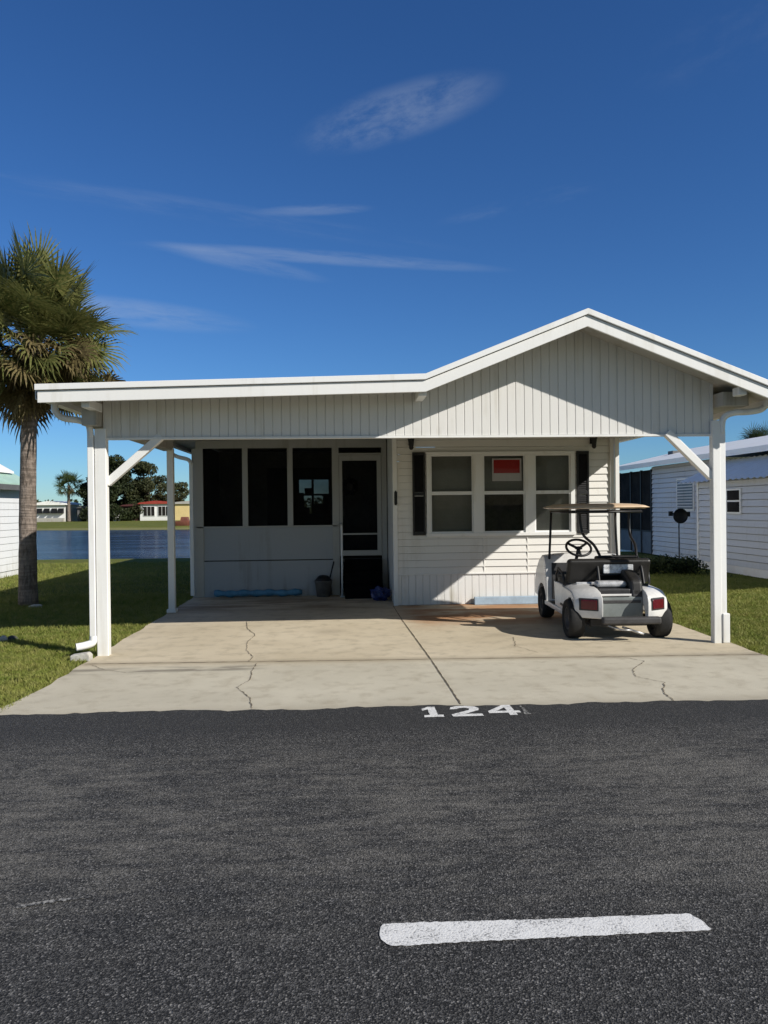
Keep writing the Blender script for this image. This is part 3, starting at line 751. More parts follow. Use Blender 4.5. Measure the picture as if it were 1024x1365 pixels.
fend = [(-.36, .27), (-.375, .36), (-.375, .46), (-.35, .53), (-.28, .575), (-.15, .605), (.05, .62), (.25, .63), (.40, .635), (.47, .61), (.49, .30), (.42, .27)]+arch(.0, .235, .275, 8, 172, 11)
for x0, x1, xc in ((-.55, -.26, .85), (.26, .55, .15)):
    fm = body_side(fend, x0, x1, .10, xc); s_ = -1 if x0 < 0 else 1; xi = x1 if s_ < 0 else x0
    def plan(x): return .62*max(0, (x-xi)*s_)
    fm.v = [(x, y+plan(x)*max(0, min(1, (-.02-y)/.25)), z) for x, y, z in fm.v]
    fo = fm.build('rear_fender', 'cartwhite', cart, .012, 3)
    cx_ = (x0+x1)/2
    for nm, mt, hw, z0_, z1_, pr in (('tail_light', 'lens', .082, .375, .49, .016), ('light_bezel', 'darkplastic', .098, .360, .505, .008)):
        xa, xb = cx_-hw, cx_+hw; ya, yb = -.375+plan(xa), -.375+plan(xb)
        MB().prism([(xa, ya-pr), (xb, yb-pr), (xb, yb+.03), (xa, ya+.03)], 2, z0_, z1_).build(nm, mt, fo, .01, 2)
MB().prism([(-.19, .25), (-.20, .50), (-.17, .53), (-.14, .53), (-.14, .25)], 0, -.262, .262).build('rear_panel', 'cartgrey', cart, .008)
MB().box(-.262, .12, -.215, -.185, .52, .545).build('rear_trim', 'cartwhite', cart, .006)
MB().box(-.262, .262, -.14, .44, .30, .50).build('bag_well', 'darkplastic', cart, .01)
# bag well sides and contents
MB().prism([(-.20, .50), (-.18, .60), (.10, .66), (.40, .68), (.44, .50)], 0, .13, .262).build('battery_cover', 'darkplastic', cart, .02)
MB().box(-.25, .125, -.17, .02, .505, .60).build('cargo_tray', 'darkplastic', cart, .015)
MB().box(-.24, .12, -.06, .10, .605, .68).build('silver_cover', 'silver', cart, .03, 3)
MB().box(-.28, .40, -.43, -.33, .215, .30).build('bumper', 'greypl', cart, .025, 3)
MB().box(-.34, .34, -.10, 1.7, .15, .24).build('chassis', 'darkplastic', cart, .01)
MB().tube([(-.42, 0, .235), (.42, 0, .235)], .05, 12).build('rear_axle', 'darkplastic', cart)
MB().tube([(-.40, 1.72, .22), (.40, 1.72, .22)], .03, 10).build('front_axle', 'darkplastic', cart)
MB().tube([(-.02, -.30, .17), (.10, -.36, .13), (.20, -.40, .10)], .014, 8).build('tow_bar', 'steel', cart)
bb = MB().prism([(-.20, .50), (-.16, .70), (.10, .80), (.30, .80), (.36, .50)], 0, .12, .275).build('black_bag', 'seat', cart, .04, 3)
MB().box(-.262, -.235, -.20, .10, .50, .60).build('well_side', 'darkplastic', cart, .006)
MB().box(-.235, .235, -.205, -.185, .435, .47).build('badge_plate', 'greypl', cart, .004)
MB().tube([(-.20, -.33, .19), (-.05, -.40, .15), (.06, -.42, .15)], .010, 6).build('tow_cable', 'steel', cart)
for x in (-.548, .548):
    MB().box(x-.008, x+.008, .30, .52, .33, .36).build('fender_trim', 'darkplastic', cart, .004)
# bag rack
rk = MB(); x0, x1 = -.16, .38
rk.tube(curve([(x0, .10, .55), (x0, .20, .80), (x0+.01, .30, .92), (x0+.06, .33, .945), (x1-.06, .33, .945), (x1-.01, .30, .92), (x1, .20, .80), (x1, .10, .55)]), .020, 8)
rk.tube([(x0+.02, .22, .735), (x1-.02, .22, .735)], .014, 8).tube([(x0+.06, .30, .89), (x1-.06, .30, .89)], .012, 8)
rk = rk.build('bag_rack', 'black', cart)
MB().box(x0+.07, x1-.10, .20, .222, .75, .885).build('rack_insert', 'mottle', rk, .01)
MB().box(x0-.03, x1+.02, .02, .06, .60, .64).build('bag_strap', 'black', rk)
# seat
MB().box(-.50, .50, .44, .98, .57, .68).build('seat_cushion', 'seat', cart, .04, 3)
sb = MB(); sb.prism([(.30, .62), (.40, .62), (.32, .92), (.24, .935), (.18, .91)], 0, -.52, .50)
sb.build('seat_back', 'seat', cart, .035, 3)
MB().tube([(-.54, .36, .60), (-.54, .40, .74), (-.53, .70, .78), (-.53, .80, .70), (-.53, .82, .60)], .018, 8).build('arm_rest', 'darkplastic', cart)
MB().tube([(.53, .36, .60), (.53, .40, .74), (.53, .70, .78), (.53, .80, .70), (.53, .82, .60)], .018, 8).build('arm_rest', 'darkplastic', cart)
MB().box(-.42, -.14, .225, .262, .61, .645).build('seat_rail', 'silver', cart, .008)
MB().prism([(.49, .26), (.49, .60), (.98, .60), (.92, .26)], 0, -.53, .51).build('seat_pod', 'cartwhite', cart, .02, 3)
MB().box(-.53, .53, .92, 1.50, .24, .275).build('floor_board', 'darkplastic', cart, .01)
MB().box(-.555, -.52, .45, 1.45, .22, .28).build('rocker_panel', 'cartwhite', cart, .012)
MB().box(.52, .555, .45, 1.45, .22, .28).build('rocker_panel', 'cartwhite', cart, .012)
cow = [(1.42, .27), (1.42, .60), (1.46, .84), (1.54, .925), (1.68, .93), (1.90, .84), (2.10, .68), (2.20, .50), (2.20, .30), (2.02, .28)]+arch(1.72, .22, .28, 8, 172, 11)
body_side(cow, -.54, .54, .10, .5).build('front_cowl', 'cartwhite', cart, .03, 3)
MB().prism([(1.38, .30), (1.38, .58), (1.415, .80), (1.425, .80), (1.425, .30)], 0, -.46, .46).build('dashboard', 'darkplastic', cart, .01)
# steering
sx = -.13
stw = Vector(LC(3.17, 10.15, 1.025)); sx = stw.x
ax = Vector((0, -.62, .78)).normalized(); e1 = Vector((1, 0, 0)); e2 = ax.cross(e1)
mb = MB(); mb.tube([stw+(e1*math.cos(t)+e2*math.sin(t))*.165 for t in [2*math.pi*i/28 for i in range(29)]], .017, 8, caps=False)
for ang in (35, 145, 270):
    t = R(ang); mb.tube([stw-ax*.02, stw+(e1*math.cos(t)+e2*math.sin(t))*.16], .018, 8)
mb.lathe([(.001, .02), (.045, .015), (.05, -.02), (.02, -.03)], stw, 'z', 14)
mb.build('steering_wheel', 'black', cart)
MB().tube([stw-ax*.02, stw-ax*.40, (sx, 1.44, .50)], .022, 10).build('steering_column', 'darkplastic', cart)
# canopy and its struts
NX, NY = 17, 23; cz = 1.535; mb = MB(); X0, X1, Y0c, Y1c = -.55, .64, .40, 1.86
def sup(i, n): return -1+2*i/(n-1)
for side in (1, 0):
    for j in range(NY):
        for i in range(NX):
            u, v_ = sup(i, NX), sup(j, NY)
            # squircle footprint
            cu = u*math.sqrt(max(0, 1-.16*v_*v_)) ; cv = v_*math.sqrt(max(0, 1-.10*u*u))
            edge_ = max(abs(u), abs(v_))
            h = (.055*(1-edge_**4)**.75 if side else .018*(1-edge_**6))
            z_ = cz+.028+h if side else cz+.012-h*0+(0.016 if edge_ > .97 else 0)
            mb.v.append(((X0+X1)/2+cu*(X1-X0)/2, (Y0c+Y1c)/2+cv*(Y1c-Y0c)/2, z_))
for s_ in (0, 1):
    o = s_*NX*NY
    for j in range(NY-1):
        for i in range(NX-1): mb.f.append((o+j*NX+i, o+j*NX+i+1, o+(j+1)*NX+i+1, o+(j+1)*NX+i)); mb.sm.append(True)
per = [i for i in range(NX)]+[j*NX+NX-1 for j in range(1, NY)]+[(NY-1)*NX+i for i in range(NX-2, -1, -1)]+[j*NX for j in range(NY-2, 0, -1)]
for k in range(len(per)):
    a, b_ = per[k], per[(k+1) % len(per)]; mb.f.append((a, b_, b_+NX*NY, a+NX*NY)); mb.sm.append(True)
mb.build('canopy', 'tan', cart)
fr = MB(); fr.tube([(-.44, .42, 1.51), (-.44, 1.55, 1.51)], .016, 8).tube([(.46, .42, 1.51), (.46, 1.55, 1.51)], .016, 8)
fr.tube([(-.44, .42, 1.51), (.46, .42, 1.51)], .016, 8).tube([(-.44, 1.55, 1.51), (.46, 1.55, 1.51)], .016, 8)
fr.build('canopy_frame', 'black', cart)
MB().tube([(-.44, 1.50, 1.51), (-.45, 1.52, 1.2), (-.475, 1.50, .80), (-.50, 1.47, .55)], .017, 8).build('front_strut', 'black', cart)
MB().tube([(.46, 1.50, 1.51), (.47, 1.52, 1.2), (.485, 1.50, .80), (.50, 1.47, .55)], .017, 8).build('front_strut', 'black', cart)
a, b_, c_, d_ = LC(3.212, 9.40, .945), LC(3.179, 9.55, 1.09), LC(3.108, 9.78, 1.23), LC(3.075, 9.8, 1.51)
MB().tube(curve([a, b_, c_, d_]), .018, 8).build('rear_strut', 'black', cart)
MB().tube(curve([(.36, .32, .945), (.385, .45, 1.09), (.40, .70, 1.23), (.40, .72, 1.51)]), .018, 8).build('rear_strut', 'black', cart)
# wheels
for x, y, r_, wd in ((-.515, 0, .235, .19), (.515, 0, .235, .19), (-.475, 1.72, .220, .17), (.475, 1.72, .220, .17)):
    h = wd/2; s_ = -1 if x < 0 else 1
    tp = [(r_*.56, -h*.80), (r_*.80, -h), (r_*.93, -h*.92), (r_*.985, -h*.72), (r_, -h*.35), (r_, h*.35), (r_*.985, h*.72), (r_*.93, h*.92), (r_*.80, h), (r_*.56, h*.80)]
    wh = MB().lathe(tp, (x, y, r_), 'x', 32, True, True).build('wheel', 'rubber', cart)
    MB().lathe([(.002, s_*h*.55), (r_*.16, s_*h*.6), (r_*.2, s_*h*.35), (r_*.42, s_*h*.25), (r_*.50, s_*h*.70), (r_*.57, s_*h*.82), (r_*.58, -s_*h*.7), (.002, -s_*h*.6)], (x, y, r_), 'x', 24).build('rim', 'greypl', wh)

# ------------------------------------------------------------------ palms
def palm(name, label, loc, trunk_h, rad0, rad1, lean, nf, ndead, reach, blade, nl, mats, group=None, seed=1, zoff=0, wid=.030):
    rnd = random.Random(seed)
    t = thing(name, label, 'palm tree', loc, group, local=True)
    pts = []; rads = []; n = 26
    for i in range(n):
        k = i/(n-1); z = k*trunk_h
        pts.append((lean*k**1.3-(.05*math.sin(k*3.1416) if trunk_h > 4.2 else 0), .05*math.sin(k*4), z)); fl = rad0+(rad1-rad0)*min(1, k*1.6)
        if k < .07: fl *= 1.10-1.4*k
        rads.append(fl*(1+rnd.uniform(-.035, .035)))
    tr = MB().tube(pts, rads, 18)
    if trunk_h > 3:
        # old frond boots hugging the upper trunk
        for i in range(34):
            k = rnd.uniform(.72, .98); a = rnd.uniform(0, 6.28); z = k*trunk_h; r_ = rad1*1.0
            c_ = Vector((lean*k**1.3+r_*math.cos(a), r_*math.sin(a), z)); d_ = Vector((math.cos(a)*.5, math.sin(a)*.5, .8)).normalized(); s_ = Vector((-math.sin(a), math.cos(a), 0))
            L_ = rnd.uniform(.16, .34); w_ = rnd.uniform(.03, .055)
            tr.add([c_-s_*w_, c_+s_*w_, c_+d_*L_+s_*w_*.5, c_+d_*L_-s_*w_*.5], [(0, 1, 2, 3)])
    tr.build('trunk', mats[2], t, off=(0, 0, 0))
    top = Vector((lean, 0, trunk_h+zoff))
    green, dead = MB(), MB()
    def frond(mb, az_, el_, pet, bl, droop, nl_):
        d_ = Vector((math.cos(az_)*math.cos(el_), math.sin(az_)*math.cos(el_), math.sin(el_)))
        base = top+Vector((math.cos(az_)*.08, math.sin(az_)*.08, rnd.uniform(-.25, .15)))
        side = Vector((-math.sin(az_), math.cos(az_), 0)); upv = side.cross(d_)
        if upv.z < 0: upv = -upv
        hub = base+d_*pet-Vector((0, 0, droop*.15*pet)); mid = base+d_*pet*.5+Vector((0, 0, .02))
        # petiole as a thin strip pair
        w_ = .016*blade/.75
        mb.add([base+side*w_*1.8, base-side*w_*1.8, mid-side*w_, mid+side*w_, hub-side*w_*.7, hub+side*w_*.7], [(0, 1, 2, 3), (3, 2, 4, 5)])
        rollv = rnd.uniform(-1.1, 1.1)
        side2 = (side*math.cos(rollv)+upv*math.sin(rollv)).normalized(); up2 = (upv*math.cos(rollv)-side*math.sin(rollv)).normalized()
        for k in range(nl_):
            ph = (-1+2*(k+.5)/nl_); ang = ph*R(128)
            fold = .28*abs(math.sin(ang))
            ld = (d_*math.cos(ang)+side2*math.sin(ang)+up2*(fold-.12)).normalized()
            L_ = bl*(1-.28*abs(ph)**1.5)*rnd.uniform(.86, 1.1)
            nrm = ld.cross(up2); nrm = nrm.normalized() if nrm.length > 1e-4 else side2
            p0 = hub; p1 = hub+ld*L_*.42; p2 = p1+(ld+Vector((0, 0, -droop*.35))).normalized()*L_*.33; p3 = p2+(ld+Vector((0, 0, -droop*1.05))).normalized()*L_*.27
            w1 = wid*rnd.uniform(.8, 1.2); tw = up2*rnd.uniform(-.35, .35)
            nn = (nrm+tw).normalized()
            mb.add([p0+nn*.005, p0-nn*.005, p1-nn*w1*.5, p1+nn*w1*.5, p2-nn*w1*.36, p2+nn*w1*.36, p3], [(0, 1, 2, 3), (3, 2, 4, 5), (5, 4, 6)])
    for i in range(nf):
        k = i/(nf-1); el_ = R(78-112*k**1.05+rnd.uniform(-20, 20)); az_ = i*2.39996+rnd.uniform(-.3, .3)
        frond(green, az_, el_, reach*rnd.uniform(.55, 1.12), blade*rnd.uniform(.75, 1.15), .10+.8*k*k, nl)
    for i in range(ndead):
        el_ = R(rnd.uniform(-84, 8)); az_ = i*2.39996+rnd.uniform(-.3, .3)
        frond(dead, az_, el_, reach*(rnd.uniform(.30, .70) if el_ < R(-35) else rnd.uniform(.55, 1.08)), blade*rnd.uniform(.6, .95), 1.4, max(8, nl-6))
    green.build('crown', mats[0], t, off=(0, 0, 0))
    if ndead: dead.build('dead_fronds', mats[1], t, off=(0, 0, 0))
    return t
m, N, b, o = newmat('palm_bark'); p = N.coord('Object')
rings = N.noise(N.mapping(p, (1.5, 1.5, 22)), 1.0, 3, .6); fib = N.noise(N.mapping(p, (26, 26, 7)), 1, 4, .65); big = N.noise(p, 3, 4)
c = N.mix(N.ramp(rings, .35, .65), (.16, .125, .10), (.29, .235, .195)); c = N.mix(N.ramp(fib, .42, .68), c, (.10, .08, .065)); c = N.mix(N.math('MULTIPLY', N.ramp(big, .45, .7), .4), c, (.40, .34, .30))
N.set(b.inputs['Base Color'], c); b.inputs['Roughness'].default_value = .95
N.set(b.inputs['Normal'], N.bump(N.math('ADD', rings, fib), .9, .03)); M['palmbark'] = m
palm('palm_tree', 'tall fan palm with shaggy brown lower fronds on the lawn left of the carport', (-5.43, 13.5, -.03), 4.55, .150, .128, .15, 100, 92, 1.08, .68, 28, ('frond', 'deadfrond', 'palmbark'), seed=5, zoff=-.06, wid=.042)
palm('palm_tree', 'top of a distant palm showing over the right neighbour house roof', (23.4, 42, -.03), 5.0, .2, .16, .0, 30, 6, .55, .75, 20, ('frond_far', 'deadfrond', 'palmbark'), seed=9)
palm('palm_tree', 'slim green palm on the far pond bank, beside the dark leafy trees', (-41.3, 118, -.03), 5.4, .28, .20, .1, 34, 8, 1.5, 1.25, 18, ('frond_far', 'deadfrond', 'palmbark'), seed=12, wid=.09)

# ------------------------------------------------------------------ leafy trees
def leaf_cloud(centres, per, size, rnd, flat_=.75):
    """many small leaf quads scattered through clumps"""
    V = []
    for (cx, cy, cz_, r_) in centres:
        n_ = int(per*r_*r_)
        d_ = rnd.normal(size=(n_, 3)); d_ /= np.linalg.norm(d_, axis=1)[:, None]
        rr = r_*rnd.uniform(.45, 1.05, size=(n_, 1))**.7
        c_ = np.array([cx, cy, cz_])+d_*rr*np.array([1, 1, flat_])
        a = rnd.normal(size=(n_, 3)); a /= np.linalg.norm(a, axis=1)[:, None]
        b_ = np.cross(a, rnd.normal(size=(n_, 3))); b_ /= np.linalg.norm(b_, axis=1)[:, None]
        s_ = size*rnd.uniform(.6, 1.4, size=(n_, 1))
        V.append(np.stack([c_-a*s_, c_+b_*s_*.5, c_+a*s_, c_-b_*s_*.5], axis=1).reshape(-1, 3))
    V = np.concatenate(V); F = np.arange(len(V)).reshape(-1, 4)
    return V, F
def tree(name, label, cat, base, h, w_, nclump, leaf, mat, seed, trunk=.25, per=60, low=.25, group=None, bare=0):
    rnd = np.random.default_rng(seed); t = thing(name, label, cat, base, group, local=True)
    C = []; tips = []
    for i in range(nclump):
        a = rnd.uniform(0, 6.28); k = rnd.uniform(low, .93); r_ = w_*.5*math.sqrt(rnd.uniform(0, 1))*(1-.55*max(0, k-.5)/.5)
        rr = w_*rnd.uniform(.13, .22)
        C.append((r_*math.cos(a), r_*math.sin(a), h*k, rr)); tips.append((r_*math.cos(a), r_*math.sin(a), h*k))
    V, F = leaf_cloud(C, per, leaf, rnd)
    np_mesh('crown', V, F, mat, t)
    mb = MB().tube([(0, 0, 0), (.05*h*.3, 0, h*.3), (0, .02*h, h*.6)], [trunk, trunk*.75, trunk*.4], 8)
    for q_ in tips[:14+bare]:
        k = random.uniform(.18, .4); mb.tube([(0, 0, h*k), (q_[0]*.55, q_[1]*.55, h*k*.4+q_[2]*.6), (q_[0]*1.05, q_[1]*1.05, q_[2]+(h*.06 if bare else 0))], [trunk*.4, trunk*.22, trunk*.06], 5)
    mb.build('trunk', 'bark', t, off=(0, 0, 0))
    return t
tree('leafy_tree', 'tallest dark evergreen tree on the far bank behind the pond', 'tree', (-35.6, 120, -.03), 10.3, 8.0, 46, .20, 'tree', 21, .35, 330, .08, group='leafy trees on the far bank')
tree('leafy_tree', 'dark bushy tree with bare twigs on top, left of the red roofed house', 'tree', (-30.6, 122, -.03), 9.0, 7.0, 36, .20, 'tree2', 22, .3, 240, .1, bare=14, group='leafy trees on the far bank')
tree('leafy_tree', 'small round dark tree between the slim far palm and the tallest tree', 'tree', (-39.0, 124, -.03), 7.4, 4.4, 24, .19, 'tree', 23, .22, 380, .05, group='leafy trees on the far bank')
tree('leafy_tree', 'low grey green tree right behind the red roofed house across the pond', 'tree', (-27.3, 126, -.03), 6.4, 5.4, 24, .19, 'tree2', 24, .22, 300, .1, group='leafy trees on the far bank')
V = []; rnd = np.random.default_rng(31); C = []
for x in np.arange(-150, 130, 2.6):
    C.append((x+rnd.uniform(-1, 1), 165+rnd.uniform(-6, 6), rnd.uniform(.8, 2.6), rnd.uniform(1.8, 3.0)))
V, F = leaf_cloud(C, 34, .42, rnd, .9)
wd_ = np_mesh('distant_wood', V, F, 'tree'); wd_['kind'] = 'stuff'; wd_['label'] = 'low dark line of trees beyond the far bank houses'

# ------------------------------------------------------------------ right neighbour house and shed
nh = thing('neighbour_house', 'white house with low white metal roof and dark lanai, right of the carport', 'house', (9.9, 24, 0))
lap(0, 1, 0, 1, 0)
def lap_x(y0_, y1_, z0, z1, x, course=.12, holes=(), proud=.014, gap=.016):
    """lap siding on a wall that runs along y and faces -x"""
    src = lap(y0_, y1_, z0, z1, 0, course, holes, proud, gap); mb = MB()
    mb.v = [(x+v[1], v[0], v[2]) for v in src.v]; mb.f = [tuple(reversed(f)) for f in src.f]; mb.sm = src.sm
    return mb
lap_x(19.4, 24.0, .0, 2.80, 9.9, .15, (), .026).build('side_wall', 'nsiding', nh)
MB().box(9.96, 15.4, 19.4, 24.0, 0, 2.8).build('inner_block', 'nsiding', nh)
MB().box(9.95, 15.4, 24.02, 26.9, 0, 2.7).build('lanai_core', 'ndark2', nh)
for y in (24.0, 24.85, 25.75, 26.85): MB().box(9.86, 9.93, y-.035, y+.035, 0, 2.72).build('lanai_post', 'shutter', nh)
for a, b_ in ((24.035, 24.815), (24.885, 25.715), (25.785, 26.815)):
    MB().box(9.89, 9.91, a, b_, .75, 2.7).build('lanai_screen', 'ndark', nh)
    MB().box(9.89, 9.915, a, b_, .0, .70).build('lanai_kickboard', 'nblue', nh)
MB().box(9.87, 9.93, 24.0, 26.9, .70, .75).build('lanai_rail', 'shutter', nh)
nr = MB().prism([(9.5, 2.82), (9.5, 2.90), (12.5, 3.58), (15.6, 2.90), (15.6, 2.82), (12.5, 3.50)], 1, 10.5, 27.0).build('roof', 'nroof', nh)
MB().box(9.47, 9.50, 10.5, 27.0, 2.76, 2.90).build('gutter', 'nroof', nh)
MB().box(11.3, 11.6, 25.6, 26.0, 3.2, 3.42).build('roof_vent', 'fgrey', nr)
nw = MB().box(9.855, 9.90, 21.0, 22.1, 1.40, 2.34).build('window', 'nroof', nh)
MB().box(9.845, 9.855, 21.06, 22.04, 1.45, 2.29).build('pane', simple('blind_glass', (.17, .22, .28), .2, .25, 3), nw)
mb = MB()
for z in lin(1.5, 2.25, 10): mb.box(9.838, 9.846, 21.06, 22.04, z, z+.03)
mb.build('awning_slats', 'nsiding', nw)

sh = thing('garden_shed', 'white lap sided shed with pale roof at the right edge, beyond the post', 'shed', (8.9, 17, 0))
lap_x(14.7, 18.72, .18, 2.14, 8.9, .15, (), .026).build('side_wall', 'nsiding', sh)
MB().box(8.96, 9.86, 14.7, 18.58, .0, 2.14).build('shed_core', 'nsiding', sh)
MB().box(8.885, 8.905, 14.7, 18.72, .0, .18).build('base_or_shade_board', 'nroof2', sh)
MB().box(8.87, 8.91, 18.66, 18.74, .0, 2.14).build('corner_board', 'nroof2', sh)
# corrugated roof sheet
mb = MB(); k = 0
for i in range(121):
    y = 14.3+(19.25-14.3)*i/120; dz = .018*math.sin(i*1.05)
    mb.v += [(8.62, y, 2.13+dz), (9.30, y, 2.45+dz), (9.86, y, 2.71+dz)]
    if i: mb.f += [(3*i-3, 3*i, 3*i+1, 3*i-2), (3*i-2, 3*i+1, 3*i+2, 3*i-1)]; mb.sm += [True, True]
mb.build('roof', 'nroof2', sh)
MB().prism([(18.72, 2.14), (18.72, 2.15)], 0, 8.9, 9) if False else None
MB().prism([(8.95, 2.1), (9.85, 2.62), (9.85, 0), (8.95, 0)], 1, 18.6, 18.7).build('gable_wall', 'nsiding', sh)
nw = MB().box(8.86, 8.90, 16.60, 17.25, 1.36, 1.93).build('window', 'nroof2', sh)
for z0, z1 in ((1.40, 1.63), (1.67, 1.89)):
    MB().box(8.852, 8.86, 16.66, 17.19, z0, z1).build('pane', 'ndark', nw)
dish = thing('satellite_dish', 'round dark dish on a thin pole by the right neighbour house', 'dish', (9.11, 20.3, 0))
MB().tube([(9.11, 20.3, -.03), (9.11, 20.3, 1.26)], .018, 8).build('pole', 'shutter', dish)
mb = MB(); mb.lathe([(.002, .03), (.10, .02), (.18, -.01), (.205, -.045), (.18, .005), (.10, .04), (.002, .05)], (9.11, 20.24, 1.27), 'y', 24)
mb.tube([(8.86, 20.28, 1.33), (9.36, 20.28, 1.33)], .02, 8).box(8.82, 8.92, 20.24, 20.30, 1.27, 1.40).box(9.30, 9.40, 20.24, 20.30, 1.25, 1.38)
mb.build('dish', 'black', dish)
rnd = np.random.default_rng(41); C = [(x, 17.3+rnd.uniform(-.3, .3), rnd.uniform(.06, .24), rnd.uniform(.14, .22)) for x in np.arange(6.15, 8.2, .04)]
V, F = leaf_cloud(C, 2600, .035, rnd, .95)
tag(np_mesh('hedge', V, F, 'hedge'), 'low dark green hedge on the shaded lawn behind the golf cart, left of the shed', 'hedge')

# ------------------------------------------------------------------ left neighbour
ln = thing('neighbour_house', 'white sided building with mint green roof at the left edge behind the palm', 'house', (-8.35, 16, 0))
src = lap(11, 20.5, .12, 2.15, 0, .17, (), .018); mb = MB(); mb.v = [(-8.35-v[1], v[0], v[2]) for v in src.v]; mb.f = src.f; mb.sm = src.sm
mb.build('side_wall', 'nsidingL', ln)
MB().box(-12.5, -8.36, 11, 20.5, -.03, 2.15).build('wall_core', 'nsidingL', ln)
MB().box(-8.40, -8.33, 20.44, 20.53, .0, 2.15).build('corner_board', 'nsidingL', ln)
rf = MB().prism([(-8.10, 2.26), (-8.10, 2.30), (-8.65, 2.62), (-10.4, 3.30), (-12.7, 2.30), (-12.7, 2.26)], 1, 10.8, 20.6).build('roof', 'green_roof', ln)
MB().box(-8.16, -8.08, 10.8, 20.62, 2.13, 2.262).build('gutter', 'eave', ln)
MB().prism([(-8.48, 2.58), (-8.48, 2.63), (-8.95, 2.90), (-10.4, 3.46), (-11.8, 2.87), (-11.8, 2.82), (-10.4, 3.41), (-8.95, 2.86)], 1, 10.8, 20.3).build('ridge_cover', 'nroof', rf)

# ------------------------------------------------------------------ houses across the pond
def far_box(t, name, x0, x1, y0_, y1_, z0, z1, mat): return MB().box(x0, x1, y0_, y1_, z0, z1).build(name, mat, t)
f1 = thing('lake_house', 'small white house with dark awnings, leftmost across the pond', 'house', (-43.4, 119, -.03), 'houses across the pond')
far_box(f1, 'wall', -46.5, -41.8, 118, 124, -.03, 2.5, 'white')
MB().prism([(-46.8, 2.5), (-41.4, 2.5), (-41.6, 2.75), (-44, 3.15), (-46.6, 2.75)], 1, 117.6, 124.4).build('roof', 'nroof', f1)
for x in (-46.0, -44.9, -43.8, -42.8):
    MB().prism([(117.3, 1.25), (117.98, 2.0), (117.98, 1.25)], 0, x, x+.8).build('awning', 'black', f1)
far_box(f1, 'porch_base', -46.3, -41.9, 117.3, 117.98, -.03, .55, 'soffit')
f2 = thing('lake_house', 'white house with red roof and two large dark windows across the pond', 'house', (-28.4, 119, -.03), 'houses across the pond')
far_box(f2, 'wall', -30.7, -26.0, 118, 124, -.03, 2.5, 'white')
far_box(f2, 'side_wing', -33.4, -30.7, 118.4, 124, -.03, 2.2, 'maroon')
MB().prism([(-31.0, 2.5), (-25.6, 2.5), (-25.9, 2.72), (-28.4, 3.0), (-30.7, 2.72)], 1, 117.6, 124.4).build('roof', 'redroof', f2)
MB().prism([(-33.8, 2.2), (-31.02, 2.2), (-31.02, 2.6), (-33.4, 2.4)], 1, 118.0, 124.4).build('wing_roof', 'maroon', f2)
for x in (-30.2, -28.0):
    wf = far_box(f2, 'window', x, x+1.75, 117.93, 118, .62, 2.2, 'white')
    for q in range(3): far_box(wf, 'pane', x+.08+q*.56, x+.55+q*.56, 117.9, 117.93, .7, 2.1, 'ndark')
f3 = thing('lake_house', 'yellow walled house right of the red roofed house across the pond', 'house', (-23, 118, -.03), 'houses across the pond')
far_box(f3, 'wall', -25.6, -19.0, 117.5, 123, -.03, 2.45, 'yellow')
MB().prism([(-25.9, 2.45), (-18.7, 2.45), (-19, 2.7), (-22.3, 3.0), (-25.6, 2.7)], 1, 117.2, 123.4).build('roof', 'soffit', f3)
f4 = thing('lake_shed', 'low grey shed between the slim far palm and the carport post', 'shed', (-39.3, 119, -.03))
far_box(f4, 'wall', -40.2, -38.3, 118.5, 121, -.03, 2.0, 'fgrey')
MB().prism([(-40.4, 2.0), (-38.1, 2.0), (-39.2, 2.4)], 1, 118.2, 121.2).build('roof', 'eave', f4)
f5 = thing('utility_cabinet', 'small white cabinet under the dark trees across the pond', 'cabinet', (-33.9, 117, -.03))
far_box(f5, 'cabinet_body', -34.4, -33.5, 116.8, 117.4, -.03, 1.35, 'trim'); far_box(f5, 'cabinet_top', -34.5, -33.4, 116.7, 117.5, 1.35, 1.45, 'trim')
# boat moored by the far bank
bt = thing('moored_boat', 'rusty red boat at the far edge of the pond below the yellow house', 'boat', (-15.9, 78.2, -.3))
hull = MB(); st_ = []
for k in range(9):
    t_ = k/8; x = -17.0+t_*2.3; wd2 = .5*math.sin(math.pi*min(1, .25+t_*.75))**.6 if t_ < 1 else .03
    st_.append([(x, 78.2-wd2, .42+.1*t_*t_), (x, 78.2-wd2*.7, -.2), (x, 78.2, -.38), (x, 78.2+wd2*.7, -.2), (x, 78.2+wd2, .42+.1*t_*t_)])
for r_ in st_: hull.v += r_
for k in range(8):
    for i in range(4): hull.f.append((k*5+i, k*5+i+1, k*5+i+6, k*5+i+5)); hull.sm.append(True)
hull.f.append((0, 1, 2, 3, 4)); hull.sm.append(False)
hull.build('hull', 'boat', bt)
MB().prism([(-16.3, .4), (-15.5, .4), (-15.6, .85), (-16.2, .85)], 1, 77.8, 78.6).build('cabin', 'boat', bt)

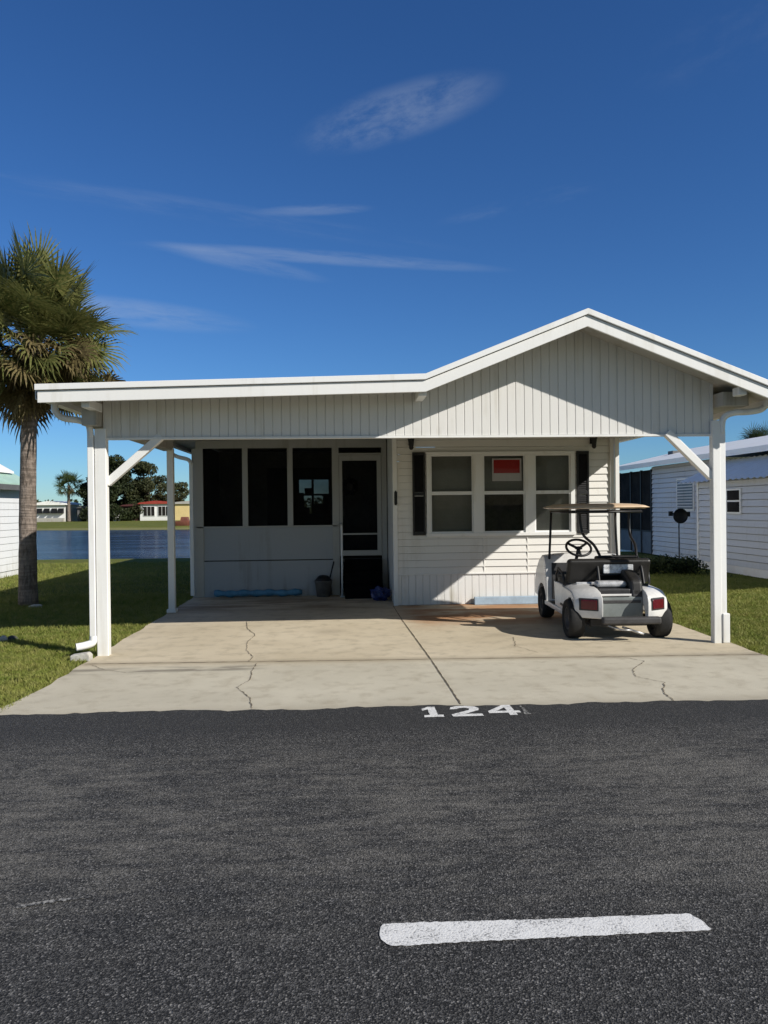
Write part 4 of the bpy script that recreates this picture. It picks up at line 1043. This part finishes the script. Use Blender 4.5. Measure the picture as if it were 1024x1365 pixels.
# ------------------------------------------------------------------ stones and splash block
def stone(label, loc, s, mat, seed):
    rnd = random.Random(seed); bm = bmesh.new(); bmesh.ops.create_icosphere(bm, subdivisions=3, radius=1)
    k = [rnd.uniform(2, 5) for _ in range(6)]
    for v in bm.verts:
        f = 1+.13*math.sin(v.co.x*k[0]+v.co.y*k[1])+.10*math.sin(v.co.z*k[2]+v.co.x*k[3])+.06*math.sin(v.co.y*k[4]*2)
        v.co = Vector((v.co.x*s[0], v.co.y*s[1], v.co.z*s[2]))*f
    me = bpy.data.meshes.new('stone'); bm.to_mesh(me); bm.free(); me.materials.append(M[mat])
    for p_ in me.polygons: p_.use_smooth = True
    o_ = bpy.data.objects.new('stone', me); COL.objects.link(o_); o_.location = loc
    return tag(o_, label, 'stone', 'stones on the left lawn')
stone('small pale stone on the sunlit grass at the far left edge', (-4.24, 9.77, .0), (.06, .05, .05), 'stone', 3)
stone('dark stone on the sunlit grass just right of the pale one at the left edge', (-4.16, 9.83, .0), (.07, .05, .04), 'dstone', 4)
stone('flat pale stone at the foot of the palm trunk', (-5.18, 13.2, -.01), (.12, .07, .04), 'stone', 5)
mb = MB(); mb.prism([(-2.93, -.02), (-2.72, -.02), (-2.72, .045), (-2.75, .075), (-2.93, .05)], 1, 8.34, 8.45)
tag(mb.build('splash_block', 'stone', None, .012), 'white concrete splash block under the left downspout outlet', 'splash block')

# ------------------------------------------------------------------ grass blades on the near lawn
def blades(regions, hmin, hmax):
    P = []
    for (x0, x1, y0_, y1_, dens) in regions:
        n_ = int((x1-x0)*(y1_-y0_)*dens); P.append(np.stack([rng.uniform(x0, x1, n_), rng.uniform(y0_, y1_, n_)], 1))
    P = np.concatenate(P)
    # keep what the lens plausibly sees, with margin for a step to the side
    X = P[:, 0]*math.cos(yaw)-P[:, 1]*math.sin(yaw); D = P[:, 0]*math.sin(yaw)+P[:, 1]*math.cos(yaw)
    P = P[np.abs(X) < .62*D+.6]
    clump = np.sin(P[:, 0]*5.1+np.sin(P[:, 1]*3.7)*1.3)*np.sin(P[:, 1]*6.3+np.sin(P[:, 0]*4.1))
    n_ = len(P); h = rng.uniform(hmin, hmax, n_)*(1+.25*clump)
    a = rng.uniform(0, 2*np.pi, n_); w2 = rng.uniform(.0025, .0045, n_)*(1+.12*P[:, 1]/6)
    lx, ly = rng.normal(0, .55, n_)*h, rng.normal(0, .55, n_)*h
    c0 = np.stack([P[:, 0], P[:, 1], np.full(n_, -.035)], 1); sd_ = np.stack([np.cos(a)*w2, np.sin(a)*w2, np.zeros(n_)], 1)
    mid = c0+np.stack([lx*.35, ly*.35, h*.6], 1); tip = c0+np.stack([lx, ly, h], 1)
    V = np.stack([c0-sd_, c0+sd_, mid+sd_*.8, mid-sd_*.8, tip+sd_*.12, tip-sd_*.12], 1).reshape(-1, 3)
    b0 = np.arange(n_)[:, None]*6
    F = np.concatenate([b0+np.array([0, 1, 2, 3]), b0+np.array([3, 2, 4, 5])])
    return V, F
V, F = blades([(-7, -2.74, 6.1, 10.5, 4200), (-9, -2.72, 10.5, 15, 1700), (-10.5, -2.72, 15, 24, 500),
               (4.43, 7.5, 7.0, 11.5, 4200), (4.45, 10, 11.5, 16, 1700), (4.5, 9.5, 16, 20, 700)], .035, .065)
g = np_mesh('grass', V, F, 'grass'); g['kind'] = 'stuff'; g['label'] = 'short green lawn grass beside the driveway'
